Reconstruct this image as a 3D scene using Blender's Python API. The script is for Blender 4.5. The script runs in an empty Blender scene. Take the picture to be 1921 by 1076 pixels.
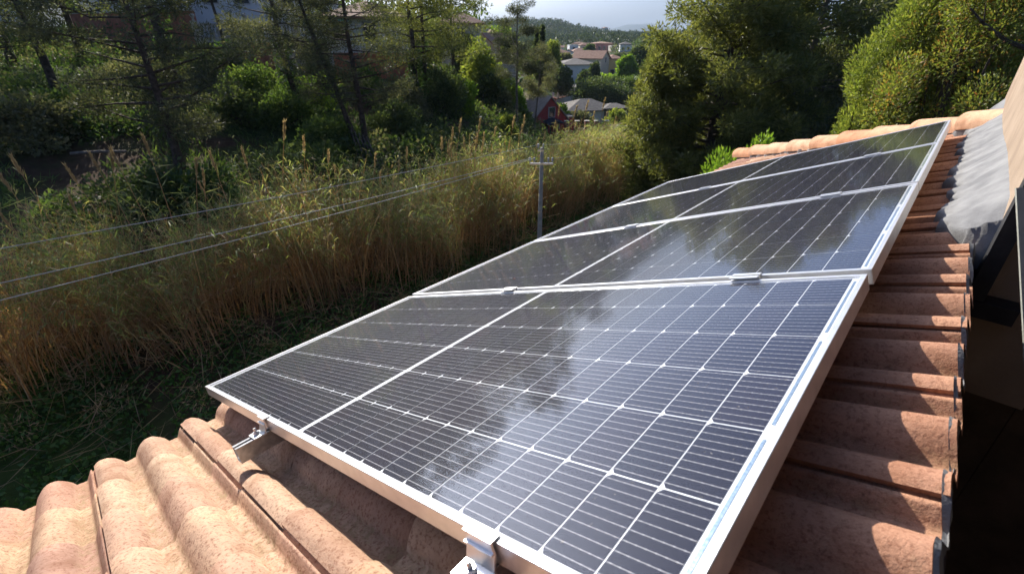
import bpy, bmesh, math
import numpy as np
from mathutils import Matrix, Vector

# ------------------------------------------------------------------ camera, sky, sun, exposure
scene = bpy.context.scene
col = scene.collection
CAMZ = 6.5                                    # eye height above the strip of weeds below the roof
PITCH = 0.48666
FPX = 880.45                                  # focal length in pixels of a 1921-pixel-wide frame
cam_data = bpy.data.cameras.new("camera")
cam = bpy.data.objects.new("camera", cam_data)
col.objects.link(cam)
cam.location = (0, 0, CAMZ)
cam.rotation_euler = (math.pi / 2 - PITCH, 0, 0)
cam_data.sensor_width = 36.0
cam_data.lens = FPX / 1921 * 36.0
cam_data.clip_start = 0.02
cam_data.clip_end = 20000
cam_data.dof.use_dof = True
cam_data.dof.focus_distance = 1.9
cam_data.dof.aperture_fstop = 5.6
scene.camera = cam

SUN_AZ = math.radians(-27.0)                  # from +Y towards +X
SUN_EL = math.radians(28.0)
world = bpy.data.worlds.new("World")
scene.world = world
world.use_nodes = True
wn = world.node_tree
wn.nodes.clear()
sky = wn.nodes.new("ShaderNodeTexSky")
sky.sky_type = 'NISHITA'
sky.sun_disc = False
sky.sun_elevation = SUN_EL
sky.sun_rotation = SUN_AZ
sky.altitude = 150
sky.air_density = 0.6
sky.dust_density = 5.2
sky.ozone_density = 8.5
bg = wn.nodes.new("ShaderNodeBackground")
bg.inputs[1].default_value = 0.088
wo = wn.nodes.new("ShaderNodeOutputWorld")
wn.links.new(sky.outputs[0], bg.inputs[0])
wn.links.new(bg.outputs[0], wo.inputs[0])

sun_dir = Vector((math.sin(SUN_AZ) * math.cos(SUN_EL), math.cos(SUN_AZ) * math.cos(SUN_EL), math.sin(SUN_EL)))
sun_data = bpy.data.lights.new("sun", 'SUN')
sun_data.energy = 3.85
sun_data.angle = math.radians(0.55)
sun_data.color = (1.0, 0.93, 0.82)
sun = bpy.data.objects.new("sun", sun_data)
sun.rotation_euler = sun_dir.to_track_quat('Z', 'Y').to_euler()
sun.location = (-20, 30, 40)
col.objects.link(sun)

scene.view_settings.view_transform = 'Standard'
scene.view_settings.look = 'None'
scene.view_settings.gamma = 1.0
scene.view_settings.use_curve_mapping = False
scene.view_settings.exposure = 1.15
scene.render.engine = 'CYCLES'
scene.cycles.use_denoising = True
scene.cycles.max_bounces = 8
scene.cycles.transparent_max_bounces = 16

# ------------------------------------------------------------------ frames of reference
CP, SP = math.cos(PITCH), math.sin(PITCH)
RU = np.array([0.67226864, 0.74030729, 0.0])          # along the row of modules, away from the camera
RV = np.array([0.68615416, -0.62309251, 0.37543068])  # up the roof slope
RN = np.array([-0.27793407, 0.25239027, 0.92685048])  # roof normal
DH = np.array([0.74030729, -0.67226864, 0.0])         # horizontal, towards the ridge
RT = np.array([-1.27814898, 1.53284592, -1.27813456 + CAMZ])
MROOF = Matrix(((RV[0], RU[0], RN[0], RT[0]), (RV[1], RU[1], RN[1], RT[1]), (RV[2], RU[2], RN[2], RT[2]), (0, 0, 0, 1)))


def R3(v, u, h=0.0):
    return RT + RV * v + RU * u + RN * h


def at(px, py, D):
    """world point seen at a photograph pixel, at horizontal forward distance D"""
    a = (px - 960.5) / FPX
    b = -(py - 538.0) / FPX
    d = np.array([a, CP + b * SP, -SP + b * CP])
    return d * (D / d[1]) + np.array([0, 0, CAMZ])


def atx(px, D, py=200.0):
    p = at(px, py, D)
    return p[0]


# ------------------------------------------------------------------ materials
def nt(m):
    m.use_nodes = True
    t = m.node_tree
    t.nodes.clear()
    out = t.nodes.new("ShaderNodeOutputMaterial")
    return t, out


def N(t, kind, **kw):
    n = t.nodes.new(kind)
    for k, v in kw.items():
        if k.startswith("i_"):
            n.inputs[k[2:].replace("_", " ")].default_value = v
        else:
            setattr(n, k, v)
    return n


def ramp(t, stops, interp='LINEAR'):
    n = t.nodes.new("ShaderNodeValToRGB")
    cr = n.color_ramp
    cr.interpolation = interp
    while len(cr.elements) < len(stops):
        cr.elements.new(0.5)
    for e, (p, c) in zip(cr.elements, stops):
        e.position = p
        e.color = (c[0], c[1], c[2], 1) if len(c) == 3 else c
    return n


def mixc(t, fac, a, b, mode='MIX'):
    n = t.nodes.new("ShaderNodeMix")
    n.data_type = 'RGBA'
    n.blend_type = mode
    for sock, v in ((n.inputs[0], fac), (n.inputs[6], a), (n.inputs[7], b)):
        if hasattr(v, "links") or hasattr(v, "is_output"):
            t.links.new(v, sock)
        elif isinstance(v, (int, float)):
            sock.default_value = v
        else:
            sock.default_value = (v[0], v[1], v[2], 1)
    return n.outputs[2]


def coords(t, jitter=False):
    tc = t.nodes.new("ShaderNodeTexCoord")
    if not jitter:
        return tc.outputs["Object"]
    oi = t.nodes.new("ShaderNodeObjectInfo")
    m = t.nodes.new("ShaderNodeMath")
    m.operation = 'MULTIPLY'
    m.inputs[1].default_value = 57.3
    t.links.new(oi.outputs["Random"], m.inputs[0])
    a = t.nodes.new("ShaderNodeVectorMath")
    a.operation = 'ADD'
    t.links.new(tc.outputs["Object"], a.inputs[0])
    t.links.new(m.outputs[0], a.inputs[1])
    return a.outputs[0]


def noise(t, vec, scale, detail=4.0, rough=0.55, dist=0.0):
    n = t.nodes.new("ShaderNodeTexNoise")
    n.inputs["Scale"].default_value = scale
    n.inputs["Detail"].default_value = detail
    n.inputs["Roughness"].default_value = rough
    n.inputs["Distortion"].default_value = dist
    t.links.new(vec, n.inputs["Vector"])
    return n.outputs["Fac"]


def bump(t, h, strength, dist=0.01):
    b = t.nodes.new("ShaderNodeBump")
    b.inputs["Strength"].default_value = strength
    b.inputs["Distance"].default_value = dist
    t.links.new(h, b.inputs["Height"])
    return b.outputs[0]


def surf(name, c1, c2, scale=6.0, rough=0.8, bstr=0.3, bdist=0.01, bscale=None, metallic=0.0, spec=0.3, lo=0.35, hi=0.65, jitter=False):
    m = bpy.data.materials.new(name)
    t, out = nt(m)
    v = coords(t, jitter)
    f = noise(t, v, scale, 6)
    r = ramp(t, [(lo, c1), (hi, c2)])
    t.links.new(f, r.inputs[0])
    p = N(t, "ShaderNodeBsdfPrincipled")
    p.inputs["Roughness"].default_value = rough
    p.inputs["Metallic"].default_value = metallic
    p.inputs["Specular IOR Level"].default_value = spec
    t.links.new(r.outputs[0], p.inputs["Base Color"])
    if bstr:
        t.links.new(bump(t, noise(t, v, bscale or scale * 8, 5), bstr, bdist), p.inputs["Normal"])
    t.links.new(p.outputs[0], out.inputs[0])
    return m


def leaf_mat(name, cols, trans=0.4, gloss=0.035):
    m = bpy.data.materials.new(name)
    t, out = nt(m)
    g = t.nodes.new("ShaderNodeNewGeometry")
    k = len(cols)
    r = ramp(t, [(i / max(1, k - 1), c) for i, c in enumerate(cols)])
    t.links.new(g.outputs["Random Per Island"], r.inputs[0])
    v = coords(t)
    f = noise(t, v, 0.9, 3)
    rr = ramp(t, [(0.3, (1.0, 1.02, 1.0)), (0.7, (1.9, 1.75, 1.5))])
    t.links.new(f, rr.inputs[0])
    c = mixc(t, 1.0, r.outputs[0], rr.outputs[0], 'MULTIPLY')
    d = t.nodes.new("ShaderNodeBsdfDiffuse")
    tr = t.nodes.new("ShaderNodeBsdfTranslucent")
    t.links.new(c, d.inputs[0])
    c2 = mixc(t, 1.0, c, (1.4, 1.42, 0.9), 'MULTIPLY')
    t.links.new(c2, tr.inputs[0])
    mx = t.nodes.new("ShaderNodeMixShader")
    mx.inputs[0].default_value = trans
    t.links.new(d.outputs[0], mx.inputs[1])
    t.links.new(tr.outputs[0], mx.inputs[2])
    last = mx.outputs[0]
    if gloss:
        gl = t.nodes.new("ShaderNodeBsdfGlossy")
        gl.inputs["Roughness"].default_value = 0.5
        m2 = t.nodes.new("ShaderNodeMixShader")
        m2.inputs[0].default_value = gloss
        t.links.new(last, m2.inputs[1])
        t.links.new(gl.outputs[0], m2.inputs[2])
        last = m2.outputs[0]
    t.links.new(last, out.inputs[0])
    return m


def tile_mat(name, stops, speck=0.8, dirt=0.75):
    m = bpy.data.materials.new(name)
    t, out = nt(m)
    oi = t.nodes.new("ShaderNodeObjectInfo")
    base = ramp(t, stops)
    t.links.new(oi.outputs["Random"], base.inputs[0])
    v = coords(t, True)
    blotch = ramp(t, [(0.32, (0.74, 0.66, 0.60)), (0.5, (1, 1, 1)), (0.72, (1.22, 1.2, 1.14))])
    t.links.new(noise(t, v, 7, 5, 0.6, 0.4), blotch.inputs[0])
    c = mixc(t, 1.0, base.outputs[0], blotch.outputs[0], 'MULTIPLY')
    # sooty lichen patches
    li = ramp(t, [(0.56, (0, 0, 0)), (0.72, (1, 1, 1))])
    t.links.new(noise(t, v, 11, 6, 0.7, 0.8), li.inputs[0])
    mm = t.nodes.new("ShaderNodeMath")
    mm.operation = 'MULTIPLY'
    mm.inputs[1].default_value = 0.28
    t.links.new(li.outputs[0], mm.inputs[0])
    c = mixc(t, mm.outputs[0], c, (0.30, 0.235, 0.13))
    # dirt and lichen that gathers in the channels (low in the tile's own height)
    sz = t.nodes.new("ShaderNodeSeparateXYZ")
    tc2 = t.nodes.new("ShaderNodeTexCoord")
    t.links.new(tc2.outputs["Object"], sz.inputs[0])
    mr = t.nodes.new("ShaderNodeMapRange")
    mr.inputs["From Min"].default_value = 0.030
    mr.inputs["From Max"].default_value = 0.004
    t.links.new(sz.outputs[2], mr.inputs["Value"])
    dn = ramp(t, [(0.44, (0, 0, 0)), (0.60, (1, 1, 1))])
    t.links.new(noise(t, v, 38, 6, 0.75, 1.0), dn.inputs[0])
    md = t.nodes.new("ShaderNodeMath")
    md.operation = 'MULTIPLY'
    t.links.new(dn.outputs[0], md.inputs[0])
    t.links.new(mr.outputs[0], md.inputs[1])
    md2 = t.nodes.new("ShaderNodeMath")
    md2.operation = 'MULTIPLY'
    md2.inputs[1].default_value = dirt
    t.links.new(md.outputs[0], md2.inputs[0])
    c = mixc(t, md2.outputs[0], c, (0.26, 0.19, 0.095))
    # sand-cast speckle
    sp = ramp(t, [(0.36, (1, 1, 1)), (0.50, (0, 0, 0))])
    t.links.new(noise(t, v, 105, 4, 0.8), sp.inputs[0])
    ms = t.nodes.new("ShaderNodeMath")
    ms.operation = 'MULTIPLY'
    ms.inputs[1].default_value = speck
    t.links.new(sp.outputs[0], ms.inputs[0])
    c = mixc(t, ms.outputs[0], c, (0.20, 0.085, 0.05))
    p = N(t, "ShaderNodeBsdfPrincipled")
    p.inputs["Roughness"].default_value = 0.9
    p.inputs["Specular IOR Level"].default_value = 0.2
    t.links.new(c, p.inputs["Base Color"])
    ad = t.nodes.new("ShaderNodeMath")
    ad.operation = 'ADD'
    t.links.new(noise(t, v, 150, 4, 0.7), ad.inputs[0])
    t.links.new(noise(t, v, 26, 3), ad.inputs[1])
    t.links.new(bump(t, ad.outputs[0], 0.6, 0.004), p.inputs["Normal"])
    t.links.new(p.outputs[0], out.inputs[0])
    return m


MAT = {}
MAT['tile'] = tile_mat("terracotta_tile", [(0.0, (0.50, 0.318, 0.208)), (0.25, (0.53, 0.355, 0.238)), (0.45, (0.44, 0.250, 0.168)),
                                           (0.62, (0.49, 0.305, 0.207)), (0.76, (0.35, 0.200, 0.148)), (0.86, (0.50, 0.325, 0.205)), (1.0, (0.56, 0.385, 0.255))])
MAT['tile_red'] = tile_mat("red_terracotta_tile", [(0.0, (0.44, 0.240, 0.155)), (0.3, (0.40, 0.200, 0.125)), (0.6, (0.48, 0.275, 0.180)), (1.0, (0.42, 0.215, 0.135))], 0.7, 0.35)
MAT['cap'] = tile_mat("ridge_tile", [(0.0, (0.66, 0.42, 0.27)), (0.4, (0.62, 0.36, 0.22)), (0.7, (0.58, 0.30, 0.19)), (1.0, (0.64, 0.33, 0.14))], 0.25, 0.0)
MAT['mortar'] = surf("grey_mortar", (0.165, 0.165, 0.167), (0.25, 0.25, 0.247), 9, 1.0, 0.5, 0.004, 160, spec=0.05)
MAT['deck'] = surf("roof_underlay", (0.10, 0.07, 0.05), (0.16, 0.11, 0.08), 8, 0.95)
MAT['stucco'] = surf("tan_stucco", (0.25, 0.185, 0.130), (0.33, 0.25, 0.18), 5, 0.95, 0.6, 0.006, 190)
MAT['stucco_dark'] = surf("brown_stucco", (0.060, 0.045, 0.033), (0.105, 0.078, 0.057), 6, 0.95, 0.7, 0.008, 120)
MAT['steel_dark'] = surf("dark_steel", (0.018, 0.018, 0.020), (0.035, 0.034, 0.034), 20, 0.5, 0.1)
MAT['steel_green'] = surf("grey_green_paint", (0.26, 0.27, 0.23), (0.36, 0.36, 0.31), 16, 0.6, 0.2)
MAT['floor'] = surf("dark_floor", (0.03, 0.028, 0.026), (0.05, 0.045, 0.04), 4, 0.9)
MAT['alu'] = surf("anodised_aluminium", (0.72, 0.72, 0.72), (0.80, 0.80, 0.80), 30, 0.36, 0.05, 0.001, 400, 0.75, 0.5)
MAT['galv'] = surf("galvanised_steel", (0.42, 0.43, 0.45), (0.66, 0.67, 0.69), 45, 0.34, 0.08, 0.001, 300, 0.9, 0.5)
MAT['backsheet'] = surf("white_backsheet", (0.70, 0.71, 0.73), (0.78, 0.79, 0.80), 20, 0.5, 0)
MAT['ribbon'] = surf("tinned_ribbon", (0.14, 0.22, 0.31), (0.34, 0.42, 0.50), 220, 0.35, 0.1, 0.001, 300, 0.5)


def cell_mat():
    m = bpy.data.materials.new("silicon_cell")
    t, out = nt(m)
    tc = t.nodes.new("ShaderNodeTexCoord")
    sx = t.nodes.new("ShaderNodeSeparateXYZ")
    t.links.new(tc.outputs["Object"], sx.inputs[0])

    def math_(op, a, b=None):
        n = t.nodes.new("ShaderNodeMath")
        n.operation = op
        for s, v in ((n.inputs[0], a), (n.inputs[1], b)):
            if v is None:
                continue
            if isinstance(v, (int, float)):
                s.default_value = v
            else:
                t.links.new(v, s)
        return n.outputs[0]
    # nine bus bars along the local x axis
    k = math_('DIVIDE', math_('ADD', sx.outputs[1], 0.0815), 0.01811)
    fr = math_('ABSOLUTE', math_('SUBTRACT', math_('FRACT', k), 0.5))
    bar = math_('LESS_THAN', fr, 0.032)
    pad = math_('LESS_THAN', math_('ABSOLUTE', math_('SUBTRACT', math_('FRACT', math_('DIVIDE', math_('ADD', sx.outputs[0], 0.04), 0.0133)), 0.5)), 0.10)
    barw = math_('MAXIMUM', bar, math_('MULTIPLY', pad, math_('LESS_THAN', fr, 0.055)))
    oi = t.nodes.new("ShaderNodeObjectInfo")
    base = ramp(t, [(0, (0.006, 0.007, 0.020)), (0.5, (0.008, 0.008, 0.022)), (1, (0.012, 0.009, 0.022))])
    t.links.new(oi.outputs["Random"], base.inputs[0])
    c = mixc(t, barw, base.outputs[0], (0.34, 0.33, 0.34))
    p = N(t, "ShaderNodeBsdfPrincipled")
    p.inputs["Roughness"].default_value = 0.6
    p.inputs["Specular IOR Level"].default_value = 0.08
    t.links.new(c, p.inputs["Base Color"])
    t.links.new(p.outputs[0], out.inputs[0])
    return m


def glass_mat():
    m = bpy.data.materials.new("module_glass")
    t, out = nt(m)
    v = coords(t, True)
    tr = t.nodes.new("ShaderNodeBsdfTransparent")
    tr.inputs[0].default_value = (0.95, 0.96, 0.97, 1)
    gl = t.nodes.new("ShaderNodeBsdfGlossy")
    gl.inputs["Roughness"].default_value = 0.065
    lw = t.nodes.new("ShaderNodeLayerWeight")
    pw = t.nodes.new("ShaderNodeMath")
    pw.operation = 'POWER'
    pw.inputs[1].default_value = 3.4
    t.links.new(lw.outputs["Facing"], pw.inputs[0])
    fr = t.nodes.new("ShaderNodeMath")
    fr.operation = 'MULTIPLY_ADD'
    fr.inputs[1].default_value = 0.95
    fr.inputs[2].default_value = 0.014
    t.links.new(pw.outputs[0], fr.inputs[0])
    b = bump(t, noise(t, v, 2.2, 2), 0.08, 0.01)
    t.links.new(b, gl.inputs["Normal"])
    mx = t.nodes.new("ShaderNodeMixShader")
    t.links.new(fr.outputs[0], mx.inputs[0])
    t.links.new(tr.outputs[0], mx.inputs[1])
    t.links.new(gl.outputs[0], mx.inputs[2])
    # thin film of dust with spots
    du = t.nodes.new("ShaderNodeBsdfDiffuse")
    du.inputs[0].default_value = (0.50, 0.47, 0.42, 1)
    r1 = ramp(t, [(0.35, (0.001, 0.001, 0.001)), (0.75, (0.010, 0.010, 0.010))])
    t.links.new(noise(t, v, 5, 5, 0.65, 0.5), r1.inputs[0])
    r2 = ramp(t, [(0.735, (0, 0, 0)), (0.77, (0.35, 0.35, 0.35))])
    t.links.new(noise(t, v, 170, 1), r2.inputs[0])
    s = t.nodes.new("ShaderNodeMath")
    s.operation = 'ADD'
    t.links.new(r1.outputs[0], s.inputs[0])
    t.links.new(r2.outputs[0], s.inputs[1])
    # washed-down dirt that collects along the low frame edge
    tc3 = t.nodes.new("ShaderNodeTexCoord")
    s3 = t.nodes.new("ShaderNodeSeparateXYZ")
    t.links.new(tc3.outputs["Object"], s3.inputs[0])
    m3 = t.nodes.new("ShaderNodeMapRange")
    m3.inputs["From Min"].default_value = 0.11
    m3.inputs["From Max"].default_value = 0.012
    m3.inputs["To Max"].default_value = 0.30
    t.links.new(s3.outputs[0], m3.inputs["Value"])
    e3 = t.nodes.new("ShaderNodeMath")
    e3.operation = 'MULTIPLY_ADD'
    r3 = ramp(t, [(0.45, (0, 0, 0)), (0.75, (1, 1, 1))])
    t.links.new(noise(t, v, 22, 5, 0.7, 0.6), r3.inputs[0])
    t.links.new(r3.outputs[0], e3.inputs[0])
    t.links.new(m3.outputs[0], e3.inputs[1])
    t.links.new(s.outputs[0], e3.inputs[2])
    s = e3
    m2 = t.nodes.new("ShaderNodeMixShader")
    t.links.new(s.outputs[0], m2.inputs[0])
    t.links.new(mx.outputs[0], m2.inputs[1])
    t.links.new(du.outputs[0], m2.inputs[2])
    t.links.new(m2.outputs[0], out.inputs[0])
    return m


MAT['cell'] = cell_mat()
MAT['glass'] = glass_mat()

MAT['bark'] = surf("pine_bark", (0.045, 0.034, 0.026), (0.12, 0.09, 0.07), 7, 0.95, 0.9, 0.03, 20)
MAT['bark_pale'] = surf("pale_bark", (0.10, 0.085, 0.07), (0.22, 0.19, 0.16), 7, 0.95, 0.8, 0.02, 20)
MAT['pine'] = leaf_mat("aleppo_needles", [(0.050, 0.066, 0.022), (0.080, 0.096, 0.032), (0.120, 0.128, 0.044)], 0.40)
MAT['pine_grey'] = leaf_mat("grey_needles", [(0.035, 0.045, 0.028), (0.060, 0.070, 0.040), (0.090, 0.095, 0.050)], 0.3)
MAT['pine_sunlit'] = leaf_mat("sunlit_tint_needles", [(0.070, 0.088, 0.025), (0.105, 0.118, 0.034), (0.150, 0.155, 0.050)], 0.45)  # lighter, yellower needles: sunlight on the crowns is put into this colour
MAT['lime'] = leaf_mat("lime_foliage", [(0.095, 0.135, 0.024), (0.140, 0.180, 0.034), (0.200, 0.215, 0.050)], 0.45)
MAT['rusty'] = leaf_mat("rust_tipped_foliage", [(0.080, 0.125, 0.022), (0.115, 0.155, 0.028), (0.150, 0.180, 0.038), (0.160, 0.180, 0.040), (0.165, 0.170, 0.040), (0.20, 0.075, 0.030)], 0.45)
MAT['bright'] = leaf_mat("bright_foliage", [(0.080, 0.150, 0.018), (0.120, 0.200, 0.022), (0.170, 0.240, 0.035)], 0.45)
MAT['dark'] = leaf_mat("dark_foliage", [(0.034, 0.054, 0.020), (0.052, 0.076, 0.027), (0.080, 0.102, 0.036)], 0.36)
MAT['mid'] = leaf_mat("mid_foliage", [(0.040, 0.072, 0.018), (0.060, 0.100, 0.024), (0.095, 0.130, 0.035)], 0.4)
MAT['olive'] = leaf_mat("olive_foliage", [(0.075, 0.085, 0.048), (0.105, 0.112, 0.062), (0.14, 0.14, 0.075)], 0.35)
MAT['ivy'] = leaf_mat("ivy_leaves", [(0.022, 0.048, 0.012), (0.036, 0.070, 0.018), (0.070, 0.110, 0.025)], 0.35)
MAT['weed'] = leaf_mat("weed_leaves", [(0.024, 0.070, 0.012), (0.042, 0.105, 0.018), (0.070, 0.145, 0.030)], 0.35)
MAT['straw'] = leaf_mat("dry_straw", [(0.16, 0.11, 0.06), (0.24, 0.17, 0.10), (0.33, 0.25, 0.15)], 0.3)
MAT['cane'] = leaf_mat("reed_cane", [(0.18, 0.100, 0.050), (0.27, 0.155, 0.078), (0.35, 0.232, 0.130), (0.22, 0.19, 0.09)], 0.3)
MAT['reed_dry'] = leaf_mat("dry_reed_leaf", [(0.20, 0.110, 0.052), (0.30, 0.178, 0.086), (0.38, 0.260, 0.150)], 0.5)
MAT['reed_green'] = leaf_mat("green_reed_leaf", [(0.100, 0.150, 0.044), (0.150, 0.200, 0.058), (0.215, 0.245, 0.080), (0.33, 0.28, 0.13)], 0.55)
MAT['plume'] = leaf_mat("reed_plume", [(0.22, 0.165, 0.105), (0.31, 0.24, 0.16)], 0.4)
MAT['forest'] = leaf_mat("far_pines", [(0.022, 0.038, 0.018), (0.038, 0.056, 0.026), (0.055, 0.072, 0.032)], 0.2)
MAT['concrete'] = surf("pole_concrete", (0.27, 0.27, 0.27), (0.38, 0.37, 0.36), 8, 0.9, 0.4)
MAT['glasscap'] = surf("insulator_porcelain", (0.42, 0.40, 0.37), (0.55, 0.52, 0.48), 8, 0.25, 0)
MAT['wire'] = surf("bare_cable", (0.58, 0.56, 0.52), (0.66, 0.64, 0.60), 8, 0.6, 0)
MAT['white'] = surf("white_render", (0.58, 0.59, 0.60), (0.74, 0.74, 0.73), 0.6, 0.9, 0.2, 0.01, 8)
MAT['cream'] = surf("cream_render", (0.55, 0.50, 0.38), (0.66, 0.60, 0.46), 0.5, 0.9, 0.2, 0.01, 8)
MAT['yellow'] = surf("yellow_render", (0.55, 0.42, 0.18), (0.64, 0.50, 0.24), 0.5, 0.9, 0.2, 0.01, 8)
MAT['red'] = surf("red_paint", (0.34, 0.055, 0.050), (0.44, 0.080, 0.070), 0.8, 0.8, 0.2, 0.01, 10)
MAT['salmon'] = surf("salmon_render", (0.42, 0.13, 0.085), (0.52, 0.18, 0.12), 0.5, 0.9, 0.2, 0.01, 8)
MAT['pink'] = surf("pink_render", (0.46, 0.20, 0.17), (0.56, 0.27, 0.22), 0.3, 0.9, 0)
MAT['roof_grey'] = surf("grey_shingle", (0.13, 0.115, 0.10), (0.21, 0.19, 0.165), 2.5, 0.9, 0.5, 0.03, 9)
MAT['roof_beige'] = surf("beige_shingle", (0.26, 0.215, 0.18), (0.35, 0.295, 0.25), 2.0, 0.9, 0.5, 0.03, 9)
MAT['roof_red'] = surf("red_roof_tile", (0.26, 0.145, 0.095), (0.36, 0.215, 0.15), 2.0, 0.9, 0.5, 0.03, 9)
MAT['roof_dark'] = surf("slate_canopy", (0.035, 0.038, 0.045), (0.060, 0.062, 0.070), 2.5, 0.7, 0.3)
MAT['brick'] = surf("red_brick", (0.26, 0.10, 0.065), (0.38, 0.17, 0.11), 3, 0.9, 0.4)
MAT['stone'] = surf("field_stone", (0.20, 0.155, 0.12), (0.36, 0.29, 0.22), 3, 0.95, 0.6, 0.03, 12, jitter=True)
MAT['pane'] = surf("window_glass", (0.02, 0.025, 0.03), (0.035, 0.04, 0.05), 3, 0.08, 0, spec=0.6)
MAT['shutter'] = surf("grey_shutter", (0.34, 0.33, 0.33), (0.44, 0.43, 0.43), 4, 0.7, 0)
MAT['wood'] = surf("weathered_wood", (0.10, 0.07, 0.045), (0.19, 0.14, 0.10), 5, 0.9, 0.5)
MAT['rust'] = surf("rusty_metal", (0.11, 0.045, 0.025), (0.22, 0.095, 0.045), 5, 0.85, 0.4)
MAT['turquoise'] = surf("turquoise_awning", (0.05, 0.32, 0.34), (0.09, 0.42, 0.43), 2, 0.7, 0)
MAT['limestone'] = surf("pale_balustrade", (0.38, 0.34, 0.29), (0.52, 0.47, 0.40), 2, 0.9, 0.4)
MAT['hill'] = surf("far_hill", (0.030, 0.045, 0.040), (0.055, 0.070, 0.055), 0.01, 1.0, 0)


def ground_mat():
    m = bpy.data.materials.new("soil_and_grass")
    t, out = nt(m)
    v = coords(t)
    a = ramp(t, [(0.30, (0.045, 0.028, 0.018)), (0.5, (0.080, 0.050, 0.031)), (0.72, (0.125, 0.082, 0.050))])
    t.links.new(noise(t, v, 0.9, 8, 0.62, 0.3), a.inputs[0])
    g = ramp(t, [(0.35, (0.030, 0.055, 0.014)), (0.65, (0.070, 0.100, 0.024))])
    t.links.new(noise(t, v, 1.7, 8, 0.6), g.inputs[0])
    k = ramp(t, [(0.44, (0, 0, 0)), (0.56, (1, 1, 1))])
    t.links.new(noise(t, v, 0.14, 6, 0.62, 0.6), k.inputs[0])
    c = mixc(t, k.outputs[0], a.outputs[0], g.outputs[0])
    p = N(t, "ShaderNodeBsdfPrincipled")
    p.inputs["Roughness"].default_value = 1.0
    p.inputs["Specular IOR Level"].default_value = 0.1
    t.links.new(c, p.inputs["Base Color"])
    t.links.new(bump(t, noise(t, v, 5, 8, 0.7), 1.0, 0.12), p.inputs["Normal"])
    t.links.new(p.outputs[0], out.inputs[0])
    return m


MAT['ground'] = ground_mat()


# ------------------------------------------------------------------ mesh and object helpers
def obj(name, mesh, parent=None, matrix=None, label=None, cat=None, group=None, kind=None):
    o = bpy.data.objects.new(name, mesh)
    col.objects.link(o)
    if parent is not None:
        o.parent = parent
    if matrix is not None:
        o.matrix_local = matrix
    for k, v in (("label", label), ("category", cat), ("group", group), ("kind", kind)):
        if v:
            o[k] = v
    return o


def thing(name, label, cat, loc=(0, 0, 0), rz=0.0, group=None, matrix=None):
    m = matrix if matrix is not None else Matrix.Translation(Vector(loc)) @ Matrix.Rotation(rz, 4, 'Z')
    return obj(name, None, None, m, label, cat, group)


def big_mesh(name, verts, quads, mat, mat_index=None, smooth=False):
    verts = np.asarray(verts, dtype=np.float32)
    quads = np.asarray(quads, dtype=np.int32)
    me = bpy.data.meshes.new(name)
    k = quads.shape[1]
    me.vertices.add(len(verts))
    me.vertices.foreach_set("co", verts.ravel())
    me.loops.add(quads.size)
    me.loops.foreach_set("vertex_index", quads.ravel())
    me.polygons.add(len(quads))
    me.polygons.foreach_set("loop_start", np.arange(0, quads.size, k, dtype=np.int32))
    me.polygons.foreach_set("loop_total", np.full(len(quads), k, dtype=np.int32))
    for m in (mat if isinstance(mat, (list, tuple)) else [mat]):
        me.materials.append(m)
    if mat_index is not None:
        me.polygons.foreach_set("material_index", np.asarray(mat_index, dtype=np.int32))
    if smooth:
        me.polygons.foreach_set("use_smooth", np.ones(len(quads), dtype=bool))
    me.update(calc_edges=True)
    me.validate()
    return me


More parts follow.
